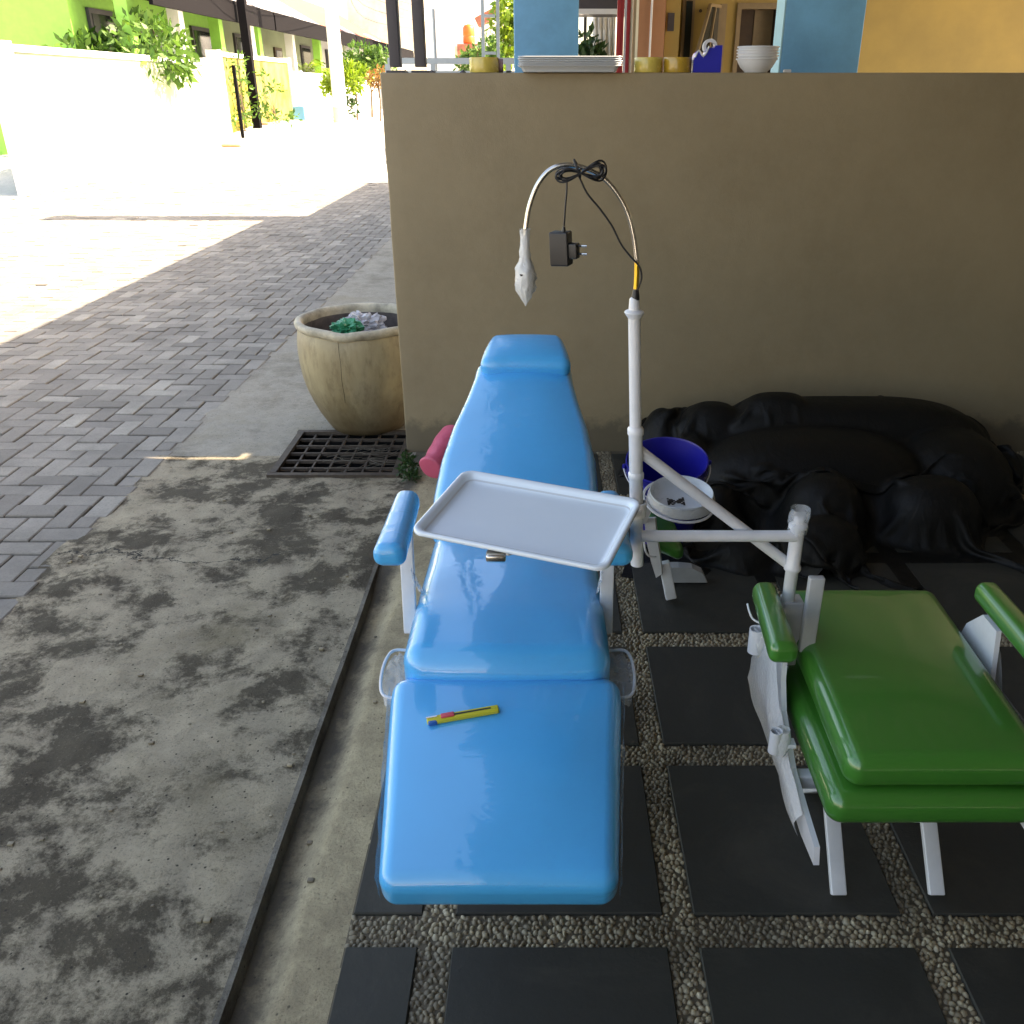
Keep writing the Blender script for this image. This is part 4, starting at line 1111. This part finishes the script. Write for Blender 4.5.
# facade pieces around the door and window openings
xo0, xo1 = fx(735), fx(780)
MB().box(((fx(664) + xo0) / 2, YF + .08, 1.42), ((xo0 - fx(664)) / 2, .08, 1.42)).build('wall', M['yellow_wall'], nh, smooth=False)
MB().box(((xo1 + 7) / 2, YF + .08, 1.42), ((7 - xo1) / 2, .08, 1.42)).build('wall', M['yellow_wall'], nh, smooth=False)
zt = atY(750, 3, YF).z
MB().box(((xo0 + xo1) / 2, YF + .08, (zt + 2.84) / 2 + .0), ((xo1 - xo0) / 2, .078, (2.84 - zt) / 2)).build('lintel', M['yellow_wall'], nh, smooth=False)
dr = MB()
dr.box((xo0 + .012, YF + .03, zt / 2), (.016, .05, zt / 2)); dr.box((xo1 - .012, YF + .03, zt / 2), (.016, .05, zt / 2)); dr.box(((xo0 + xo1) / 2, YF + .03, zt - .02), ((xo1 - xo0) / 2 - .028, .05, .02))
dr.build('door_frame', M['frame_wood'], nh, smooth=False)
d_ = MB().box(((xo0 + xo1) / 2 - .02, YF + .16, zt / 2), ((xo1 - xo0) / 2 + .06, .02, zt / 2 - .03)).build('door', M['wood'], nh, smooth=False)
MB().box(((xo0 + xo1) / 2 + .06, YF + .136, 2.0), (.07, .006, .42)).build('door_panel', M['frame_wood'], d_, smooth=False)
# orange return wall nearer than the facade
xa, xb_ = fx(637, 6.9), fx(664, 6.9)
MB().box(((xa + xb_) / 2, 7.25, 1.42), ((xb_ - xa) / 2, .36, 1.42)).build('return_wall', M['orange_wall'], nh, smooth=False)
MB().box((fx(666, 7.0) + .04, 7.3, 1.42), (.05, .30, 1.42)).build('wall_corner', M['yellow_wall'], nh, smooth=False)
MB().tube([(fx(650, 6.86), 6.87, .3), (fx(650.5, 6.86), 6.87, 1.9), (fx(652, 6.86), 6.87, 2.8)], .007, 6, 3).build('conduit', M['plastic_white'], nh)
MB().box((fx(670, 6.98), 6.985, atY(670, 22, 6.98).z), (.022, .008, .055)).build('bracket', M['slate_paint'], nh, smooth=False)
# casement window hinged outwards
wz0, wz1 = atY(710, 64, 7.5).z, atY(710, 4, 7.5).z
wn = MB()
xw0, xw1 = fx(716, 7.45), fx(722, 7.45)
wn.bar((xw1, 7.5, wz0 - .1), (xw1, 7.5, wz1), .05, .05); 
win = wn.build('window', M['frame_wood'], nh, smooth=False)
A = Vector((xw1 - .03, 7.45, wz1 - .02)); B = Vector((fx(708, 7.2), 7.2, atY(708, 5, 7.2).z)); C_ = Vector((fx(697, 7.0), 6.95, atY(697, 52, 6.95).z)); D_ = Vector((xw1 - .03, 7.45, atY(717, 62, 7.45).z))
q = [A, B, C_, D_]
cs = MB()
for i in range(4): cs.bar(q[i], q[(i + 1) % 4], .022, .02)
cs.bar((A + B) / 2, (C_ + D_) / 2, .02, .02)
cs.build('casement', M['frame_wood'], win, smooth=False)
MB().add([v + Vector((.0, .012, 0)) for v in q] , [(0, 1, 2, 3)]).build('pane', M['glass'], win, smooth=False, solid=.004)
nw = MB().box((fx(687, 7.55), 7.575, 1.72), (.045, .02, .40)).build('window', M['frame_wood'], nh, smooth=False)
MB().box((fx(687.5, 7.54), 7.552, 1.72), (.024, .006, .36)).build('pane', M['glass'], nw, smooth=False)
for (dx, dz) in ((0, 0), (.045, .02), (-.01, -.1), (.05, -.085)): MB().lathe((fx(700, 7.59) + dx, 7.595, 2.12 + dz), [(.0, -.004), (.012, -.004), (.012, .004), (0, .004)], 10, R=RY).build('anchor_hole', M['wood'], nh)

# red and cream pickets
xr = [(618.5, M['red']), (621.8, M['red']), (625.5, M['plastic_white']), (628, M['red']), (631, M['cream']), (634, M['frame_wood']), (636.5, M['cream'])]
fpk = thing('picket_screen', (fx(627, 6.5), 6.5, 0), 'screen of red and cream vertical slats beside the terracotta wall', 'screen')
for (px, m) in xr: MB().box((fx(px, 6.5), 6.5 + random.uniform(0, .05), 1.4), (.0085 if m is not M['red'] else .0115, .01, 1.4)).build('slat', m, fpk, smooth=False)
MB().box((fx(627, 6.5), 6.57, 2.6), (.09, .012, .02)).build('rail', M['red'], fpk, smooth=False)
# pale railing across the porch
rl = thing('railing', (0, 8.2, 0), 'pale grey low metal railing across the porch behind the wall', 'railing')
zr = atY(450, 61, 8.2).z; zr2 = atY(450, 66.5, 8.2).z
MB().bar((fx(384, 8.2) + .02, 8.2, zr), (fx(735, 8.2), 8.2, zr), .045, .045).build('top_rail', M['railing'], rl, smooth=False)
MB().bar((fx(384, 8.2) + .02, 8.2, zr2 - .05), (fx(735, 8.2), 8.2, zr2 - .05), .04, .035).build('mid_rail', M['railing'], rl, smooth=False)
for px in (386, 432, 472, 508, 556, 602, 650, 700): MB().bar((fx(px, 8.2), 8.2, 0), (fx(px, 8.2), 8.2, zr - .023), .04, .04, (0, 1, 0)).build('baluster', M['railing'], rl, smooth=False)
# flowerpots on the railing foot, just showing over the wall
for px, lab in ((404.5, 'small dark finial shape between the two dark posts'), (431, 'small dark finial shape right of the dark posts'), (462.5, 'small dark finial shape left of the first tape roll')):
    x = wallpt(px, 4.6); single(MB().lathe((x, 4.6, 1.40), [(.001, 0), (.02, 0), (.022, .10), (.024, .148), (.018, .163), (.008, .172), (.001, .176)], 14), 'finial', M['slate_paint'], lab, 'finial', 'dark finials behind the wall')
# white ladder frame
ld = thing('ladder', (fx(489, 9.5), 9.5, 0), 'pale metal ladder standing upright behind the yellow tape roll', 'ladder')
la_, lb_ = fx(481.5, 9.5), fx(496.5, 9.5)
for x in (la_, lb_): MB().bar((x + .0, 9.5, 0), (x + .02, 9.55, 2.85), .03, .05, (0, 1, 0)).build('stile', M['railing'], ld, smooth=False)
for i in range(9): MB().bar((la_ + .02, 9.52, .25 + .31 * i), (lb_ - .01, 9.52, .25 + .31 * i), .03, .025).build('rung', M['railing'], ld, smooth=False)
# thin pole
single(MB().tube([(fx(435, 9), 9.0, 0), (fx(434.5, 9), 9.0, atY(434.5, 9, 9).z)], .014, 8), 'thin_pole', M['railing'], 'thin bare grey pole right of the dark posts', 'pole')
# far porch pieces between blue column and red slats
wc = thing('washing', (fx(602, 10), 10, 0), 'row of pale cloths hanging beyond the porch beside red slats', 'washing')
for (px, w_) in ((597, 5), (602, 4), (607, 5), (612, 3.5)):
    x = fx(px, 10); h_ = w_ * .011 / 2 * 1.6
    vs = []; fs = []
    for j in range(9):
        for i in range(7): vs.append((x - h_ + 2 * h_ * i / 6, 10 + .02 * sin(i * 2.1 + j * .3), 1.55 + .75 * j / 8))
    for j in range(8):
        for i in range(6): k = j * 7 + i; fs.append((k, k + 1, k + 8, k + 7))
    MB().add(vs, fs).build('cloth', M['white_wall'], wc, solid=.004)
MB().bar((fx(585, 10), 10, 2.32), (fx(618, 10), 10, 2.32), .02, .02).build('line', M['dark_steel'], wc, smooth=False)
for px in (585, 618): MB().bar((fx(px, 10), 10, 0), (fx(px, 10), 10, 2.33), .03, .03, (0, 1, 0)).build('pole', M['dark_steel'], wc, smooth=False)
rf = thing('lean_to_roof', (fx(604, 9), 9, 2.4), 'dark lean-to roof edge above the hanging cloths', 'roof')
MB().box((fx(603, 9), 9.3, atY(600, 5, 9).z), (.28, .4, .05)).build('roof_edge', M['slate_paint'], rf, smooth=False)
MB().box((fx(603, 9), 8.88, atY(600, 10, 9).z - .02), (.28, .02, .02)).build('gutter', M['white_paint'], rf, smooth=False)

# ================================================================== PLANTS AND TREES
def tree(name, c, h, blobs, n, size, mat, lab, cat='tree', group=None, asp=.4):
    t = thing(name, tuple(c), lab, cat, group)
    cr = leafcloud(blobs, n, size, .1, asp).build('crown', mat, t, smooth=False)
    tk = MB(); top = Vector((c[0], c[1], c[2] + h))
    tk.tube([Vector(c), Vector(c) + Vector((.03, 0, h * .5)), top], [.08 * h / 3, .06 * h / 3, .03 * h / 3], 8, 3)
    for b in blobs[:6]: tk.tube([Vector(c) + Vector((0, 0, h * .55)), (top + Vector(b[:3])) / 2, Vector(b[:3])], [.035 * h / 3, .02 * h / 3, .008 * h / 3], 6, 2)
    tk.build('trunk', M['bark'], t); return t
def blobs_at(pxs, Y, r, spread=.5):
    return [(*(atY(a_, b_, Y + random.uniform(-spread, spread))), r * random.uniform(.7, 1.2)) for (a_, b_) in pxs]
tree('tree', (atY(505, 60, 21).x, 21, .24), 2.4, blobs_at([(510, 12), (507, 25), (512, 38), (503, 46), (513, 55), (500, 58), (515, 5), (520, 30), (530, 20), (540, 45), (550, 10)], 21, .33), 2600, .16, M['leaf_y'], 'bright lime green tree left of the blue column')
tree('bush', (atY(478, 60, 19).x, 19, .12), 1.5, blobs_at([(470, 58), (478, 52), (486, 56), (491, 46), (466, 66), (496, 60), (484, 64)], 19, .19), 1100, .12, M['leaf'], 'darker green bush below the orange water tank', 'bush')
tree('bush', (atY(586, 60, 9.7).x, 9.7, 0), 1.3, blobs_at([(588, 40), (592, 50), (586, 58), (590, 66), (598, 64)], 9.7, .10, .1), 300, .10, M['leaf_dark'], 'dark leafy plant between blue column and hanging cloths', 'bush')
# street-side planting
def shrub(name, pix, Y, r, n, size, mat, lab, cat='shrub', base=None, h=None):
    bl = blobs_at(pix, Y, r); c = sum((Vector(b[:3]) for b in bl), Vector()) / len(bl)
    return tree(name, (c.x, c.y, gz(Y)), max(.3, c.z - gz(Y)), bl, n, size, mat, lab, cat)
shrub('shrub', [(236, 75), (241, 85), (238, 97), (243, 108), (247, 118), (240, 118), (236, 60)], 25.2, .26, 380, .13, M['leaf'], 'climbing green shrub between gate rod and dark post')
shrub('shrub', [(262, 75), (270, 86), (280, 88), (262, 97), (261, 110), (272, 116), (282, 119), (292, 118)], 25.6, .17, 260, .14, M['leaf'], 'sparse green shrub in front of the yellow garden wall')
shrub('shrub', [(375, 78), (380, 72), (378, 84)], 29, .20, 350, .12, M['flower'], 'orange flowering plant just left of the olive wall', 'flowering plant')
shrub('shrub', [(352, 62), (360, 55), (366, 62), (374, 58), (380, 64), (372, 68), (355, 70), (386, 60)], 33, .40, 1300, .20, M['leaf'], 'green bushes behind the right white garden wall')
shrub('hedge_plant', [(350, 78), (357, 74), (364, 76), (352, 84), (346, 70)], 30, .30, 700, .2, M['leaf_y'], 'lime fern-like plant right of the white street pole')
shrub('hedge_plant', [(328, 80), (333, 86), (327, 87), (335, 82), (330, 76)], 33, .24, 450, .2, M['leaf_y'], 'yellow-green plant left of the white street pole')
shrub('shrub', [(351, 95), (350, 104), (352, 110)], 30, .18, 260, .14, M['leaf_dark'], 'dark narrow shrub beside the right white wall')
# palm
pc = atX(303, 74, -8.6)
pm = thing('palm', (pc.x, pc.y, gz(pc.y)), 'yellow-green palm with arching fronds behind the white garden wall', 'palm')
mb = MB()
for k in range(20):
    az = random.uniform(0, 2 * pi); L = random.uniform(1.2, 2.1); el = random.uniform(.5, 1.25)
    o_ = Vector((pc.x, pc.y, pc.z - .25)); dr_ = Vector((cos(az), sin(az), 0)); prev = o_
    for i in range(14):
        t = i / 13; c = o_ + dr_ * L * t * cos(el) + Vector((0, 0, L * (sin(el) * t - .55 * t * t)))
        sd = Vector((-sin(az), cos(az), 0))
        for s in (-1, 1):
            tip = c + sd * s * .38 * sin(pi * min(1, t + .12)) + dr_ * .18 - Vector((0, 0, .10))
            mb.add([c, c + dr_ * .06, tip], [(0, 1, 2)])
mb.build('fronds', M['leaf_y'], pm, smooth=False)
MB().tube([(pc.x, pc.y, gz(pc.y)), (pc.x, pc.y, pc.z - .2)], [.12, .08], 10).build('trunk', M['bark'], pm)

# ================================================================== STREET HOUSES (left row)
hl = ['lime green terraced house at the far left, nearest in the row', 'sage green terraced house with dark windows, middle of the street row', 'pale green and white terraced house at the far end of the row']
XF = -9.6
for i, (y0, y1, mw, mc) in enumerate(((20.5, 29.5, M['lime_paint'], M['lime_paint']), (29.6, 42, M['sage'], M['lime_paint']), (42.1, 60, M['white_wall'], M['sage']))):
    t = thing('terraced_house', (XF - 2, (y0 + y1) / 2, gz(y0)), hl[i], 'house', 'terraced houses across the street')
    zb, zt_ = gz(y0) - .1, 3.6
    MB().box((XF - 3, (y0 + y1) / 2, (zb + zt_) / 2), (3, (y1 - y0) / 2, (zt_ - zb) / 2)).build('wall', mw, t, smooth=False)
    nn = 3 if i < 2 else 4
    for k in range(nn):
        yc = y0 + (y1 - y0) * (k + .5) / nn
        isd = k == 1
        hh = 1.05 if isd else .62; zc_ = 1.5 if isd else 2.15; wh = .48 if isd else .75
        w_ = MB().box((XF + .02, yc, zc_ + .25), (.05, wh, hh)).build('door' if isd else 'window', M['slate_paint'] if not isd else M['wood'], t, smooth=False)
        MB().box((XF + .055, yc, zc_ + .25), (.03, wh - .1, hh - .1)).build('pane', M['glass'], w_, smooth=False)
    for k in range(4): MB().box((XF + 1.0, y0 + .3 + (y1 - y0 - .6) * k / 3, 1.9), (.13, .16, 1.5)).build('column', mc if k % 2 == 0 else M['white_wall'], t, smooth=False)
    # canopy
    c = MB(); c.box((XF + .75, (y0 + y1) / 2, 3.45), (.95, (y1 - y0) / 2 - .02, .05)); c.build('canopy', M['canopy_dark'], t, smooth=False)
    MB().box((XF + 1.68, (y0 + y1) / 2, 3.22), (.04, (y1 - y0) / 2 - .02, .20)).build('canopy_beam', M['canopy_dark'], t, smooth=False)
    rf_ = MB(); vs = [(XF + .8, y0, 3.53), (XF + .8, y1, 3.53), (XF - 3, y1, 5.6), (XF - 3, y0, 5.6), (XF - 6.5, y0, 3.5), (XF - 6.5, y1, 3.5)]
    rf_.add(vs, [(0, 1, 2, 3), (3, 2, 5, 4)]).build('roof', M['grey_roof'] if i != 2 else M['roof_tile'], t, smooth=False, solid=.08)
    for k in range(2): MB().box((XF + .2, y0 + (y1 - y0) * (.3 + .4 * k), 3.95), (.35, .8, .03), Matrix.Rotation(radians(26), 3, 'Y')).build('skylight', M['white_wall'], t, smooth=False)
# dark canopy posts
for (px, py, X_p, lab) in ((257, 123, -7.7, 'dark tall steel post in front of the yellow garden wall'), (243.5, 141, -7.4, 'thin dark gate rod at the left before the garden wall')):
    b_ = atX(px, py, X_p); w_ = .10 if 'tall' in lab else .035; zt_ = 4.6 if 'tall' in lab else atX(232, 65, X_p).z
    single(MB().box((b_.x, b_.y, (gz(b_.y) + zt_) / 2), (w_, w_, (zt_ - gz(b_.y)) / 2)), 'steel_post', M['canopy_dark'], lab, 'post', smooth=False)
# garden walls
def gwall(name, y0, y1, X, z1, m, lab, cap=None, ht=.10):
    z0 = gz((y0 + y1) / 2) - .3
    t = thing(name, (X, (y0 + y1) / 2, z0), lab, 'garden wall')
    MB().box((X, (y0 + y1) / 2, (z0 + z1) / 2), (ht, (y1 - y0) / 2, (z1 - z0) / 2)).build('panel', m, t, smooth=False)
    MB().box((X, (y0 + y1) / 2, z1 + .05), (ht + .04, (y1 - y0) / 2 + .02, .05)).build('coping', cap or M['white_wall'], t, smooth=False)
    for yy in (y0, y1): MB().box((X, yy, (z0 + z1) / 2 + .06), (ht + .05, .14, (z1 - z0) / 2 + .08)).build('pier', M['white_wall'], t, smooth=False)
gwall('garden_wall', 24.4, 31.0, -8.1, 2.2, M['sun_yellow'], 'yellow painted garden wall with white piers and mossy coping')
gwall('garden_wall', 31.5, 35.8, -7.9, 1.85, M['white_wall'], 'low white garden wall in front of the palm')
gwall('garden_wall', 38.5, 47, -7.9, 1.7, M['white_wall'], 'short white garden wall right of the white street pole')
gwall('garden_wall', 15, 23.6, -8.2, 2.0, M['sage'], 'pale sunlit garden wall at the far left edge of the street')
# bushes left of the frame of the photo
shrub('shrub', [(120, 60), (150, 50), (90, 70), (170, 60), (60, 55)], 21, .7, 2200, .22, M['leaf'], 'large green shrub leaning over the pale garden wall at far left')
# street pole
pb = atZ(341.5, 124, .56)
sp_ = thing('street_pole', (pb.x, pb.y, .5), 'tall white concrete street pole between the garden walls', 'pole')
MB().tube([(pb.x, pb.y, .4), (pb.x, pb.y, 7.5)], [.20, .15], 14).build('shaft', M['white_wall'], sp_)
MB().tube([(pb.x, pb.y, .4), (pb.x, pb.y, 1.0)], .215, 14).build('painted_band', M['cream'], sp_)
# overhead wires
o = MB()
for (z_, dz) in ((5.0, .2), (5.3, 0), (4.6, .3), (5.7, .1)):
    o.tube([Vector((-9.5, 15, z_ + .6)), Vector((-7.5, 21, z_ + .2)), Vector((pb.x, pb.y, z_ + .2)), Vector((-8, 45, z_ - dz)), Vector((-7, 60, z_))], .012, 5, 6)
single(o, 'overhead_cable', M['dark_steel'], 'thin overhead cables running above the roofs to the street pole', 'cable')
# motorbike-like scooter parked in the gate gap
sc = atZ(331.5, 112, .6); X0_, Y0_ = sc.x, min(sc.y, 38)
k_ = Y0_ / max(sc.y, .1); X0_ = X0_ * k_
mo = thing('scooter', (X0_, Y0_, .6), 'small dark scooter parked in the gateway beside the street pole', 'scooter')
for dy in (-.55, .55):
    wh_ = MB(); wh_.lathe((X0_, Y0_ + dy, .86), [(.17, -.05), (.24, -.05), (.27, 0), (.24, .05), (.17, .05), (.17, -.05)], 24, R=Matrix.Rotation(pi / 2, 3, 'Y')); wh_.build('wheel', M['black'], mo)
MB().rbox((.16, .5, .16), .1, lambda p: Vector((X0_ + p.x, Y0_ + .1 + p.y, 1.18 + p.z)), (2, 4, 2), 3).build('body', M['slate_paint'], mo)
MB().rbox((.14, .34, .05), .04, lambda p: Vector((X0_ + p.x, Y0_ + .2 + p.y, 1.38 + p.z)), (2, 4, 1), 3).build('seat', M['black'], mo)
MB().tube([(X0_, Y0_ - .55, .86), (X0_, Y0_ - .40, 1.55), (X0_ - .28, Y0_ - .34, 1.62)], .03, 8, 3).build('handlebar', M['chrome'], mo)
MB().rbox((.17, .05, .26), .04, lambda p: Vector((X0_ + p.x, Y0_ - .38 + p.y + .1 * p.z, 1.18 + p.z)), (2, 1, 2), 3).build('leg_shield', M['slate_paint'], mo)
# blue crate by the yellow wall
cb = atX(302, 121, -7.7)
cr_ = MB(); cr_.box((cb.x, cb.y, cb.z + .14), (.15, .3, .02)); 
for (dx, dy, hx, hy) in ((-.16, 0, .012, .3), (.16, 0, .012, .3), (0, -.3, .15, .012), (0, .3, .15, .012)): cr_.box((cb.x + dx, cb.y + dy, cb.z + .22), (hx, hy, .20))
single(cr_, 'crate', pbr('light_blue_plastic', (.12, .35, .6), .4), 'light blue plastic crate at the foot of the garden wall', 'crate', smooth=False)
# small litter on the road
for (px, py, lab) in ((232, 144, 'small brown scrap on the sunny road, near the gate rod'), (262, 128, 'pale debris on the road before the yellow wall')):
    q = atZ(px, py, .35 if py > 135 else .5); q.z = gz(q.y) + .03
    single(MB().rbox((.22, .12, .03), .025, lambda p, q=q: Vector((q.x + p.x, q.y + p.y, q.z + p.z + .03 * nz(p.x, p.y, 9))), (4, 3, 1), 2), 'scrap', M['cardboard'], lab, 'scrap')

# ---- end-of-street buildings
def bld(name, X0, X1, Y0, dep_, z1, m, lab, roof=None, win=True):
    t = thing(name, ((X0 + X1) / 2, Y0, .5), lab, 'building')
    MB().box(((X0 + X1) / 2, Y0 + dep_ / 2, z1 / 2), ((X1 - X0) / 2, dep_ / 2, z1 / 2)).build('wall', m, t, smooth=False)
    if roof:
        vs = [(X0 - .3, Y0 - .4, z1), (X1 + .3, Y0 - .4, z1), (X1 + .3, Y0 + dep_ / 2, z1 + 1.4), (X0 - .3, Y0 + dep_ / 2, z1 + 1.4)]
        MB().add(vs, [(0, 1, 2, 3)]).build('roof', roof, t, smooth=False, solid=.1)
    if win:
        n_ = max(1, int((X1 - X0) / 2.4))
        for k in range(n_):
            xx = X0 + (X1 - X0) * (k + .5) / n_
            w_ = MB().box((xx, Y0, 2.3), (.5, .04, .6)).build('window', M['railing'], t, smooth=False)
            MB().box((xx, Y0 - .03, 2.3), (.42, .03, .52)).build('pane', M['glass'], w_, smooth=False)
    return t
bld('apartment_block', atY(346, 0, 62).x, atY(424, 0, 62).x, 62, 8, 9, M['cream'], 'tall cream rendered building at the end of the street', None, False)
bld('tower_house', atY(425, 0, 46).x, atY(463, 0, 46).x, 46, 5, 8, M['white_wall'], 'tall plain white house left of the orange water tank', None, False)
lw = bld('low_house', atY(455, 60, 36).x, atY(512, 60, 36).x, 36, 5, atY(470, 46, 36).z, M['cream'], 'low cream house under the orange water tank', None, False)
tk = atY(468.5, 44, 35.5)
wt = thing('water_tank', (tk.x, 36.5, tk.z), 'orange plastic water tank on the roof behind the wall', 'water tank')
hh = atY(469, 24, 35.5).z - tk.z
MB().lathe((tk.x, 35.8, tk.z + .02), [(.001, 0), (.20, 0), (.21, .03), (.21, hh * .35), (.20, hh * .38), (.21, hh * .41), (.21, hh * .8), (.15, hh * .95), (.06, hh), (.001, hh)], 24).build('tank_body', M['orange_tank'], wt)
MB().box((tk.x, 35.8, tk.z - .25), (.4, .35, .25)).build('platform', M['roof_tile'], wt, smooth=False)
b2 = bld('gable_house', atY(478, 20, 44).x, atY(516, 20, 44).x, 44, 5, atY(490, 22, 44).z, M['white_wall'], 'white house with red sloping gable roof behind the ladder', None, False)
xg0, xg1, zg0, zg1 = atY(476, 20, 43).x, atY(505, 20, 43).x, atY(476, 22, 43).z, atY(505, 6, 43).z
MB().bar((xg0, 43.6, zg0), (xg1, 43.6, zg1), 1.0, .35).build('roof', M['roof_tile'], b2, smooth=False)

# ================================================================== SKY AND SUN
SE = radians(43.5)
world = bpy.data.worlds.new('World'); scene.world = world; world.use_nodes = True
wn_ = world.node_tree; bg = wn_.nodes['Background']
sky = wn_.nodes.new('ShaderNodeTexSky'); sky.sky_type = 'NISHITA'; sky.sun_disc = False
sky.sun_elevation = SE; sky.sun_rotation = radians(90); sky.dust_density = 2.5; sky.ozone_density = 1.0
wn_.links.new(sky.outputs[0], bg.inputs[0]); bg.inputs[1].default_value = .15
sun = bpy.data.lights.new('sun', 'SUN'); sun.energy = 5.0; sun.angle = radians(.5); sun.color = (1, .95, .87)
so = bpy.data.objects.new('sun', sun); COL.objects.link(so); so.location = (20, 0, 25)
so.rotation_euler = Vector((-cos(SE), 0, -sin(SE))).to_track_quat('-Z', 'Y').to_euler()
scene.view_settings.view_transform = 'Standard'; scene.view_settings.look = 'None'
scene.view_settings.exposure = 2.4
scene.view_settings.use_white_balance = True; scene.view_settings.white_balance_temperature = 8600; scene.view_settings.white_balance_tint = 15; scene.view_settings.gamma = 1
scene.cycles.use_denoising = True
scene.cycles.caustics_reflective = False; scene.cycles.caustics_refractive = False
scene.cycles.max_bounces = 7; scene.cycles.diffuse_bounces = 4; scene.cycles.transparent_max_bounces = 12
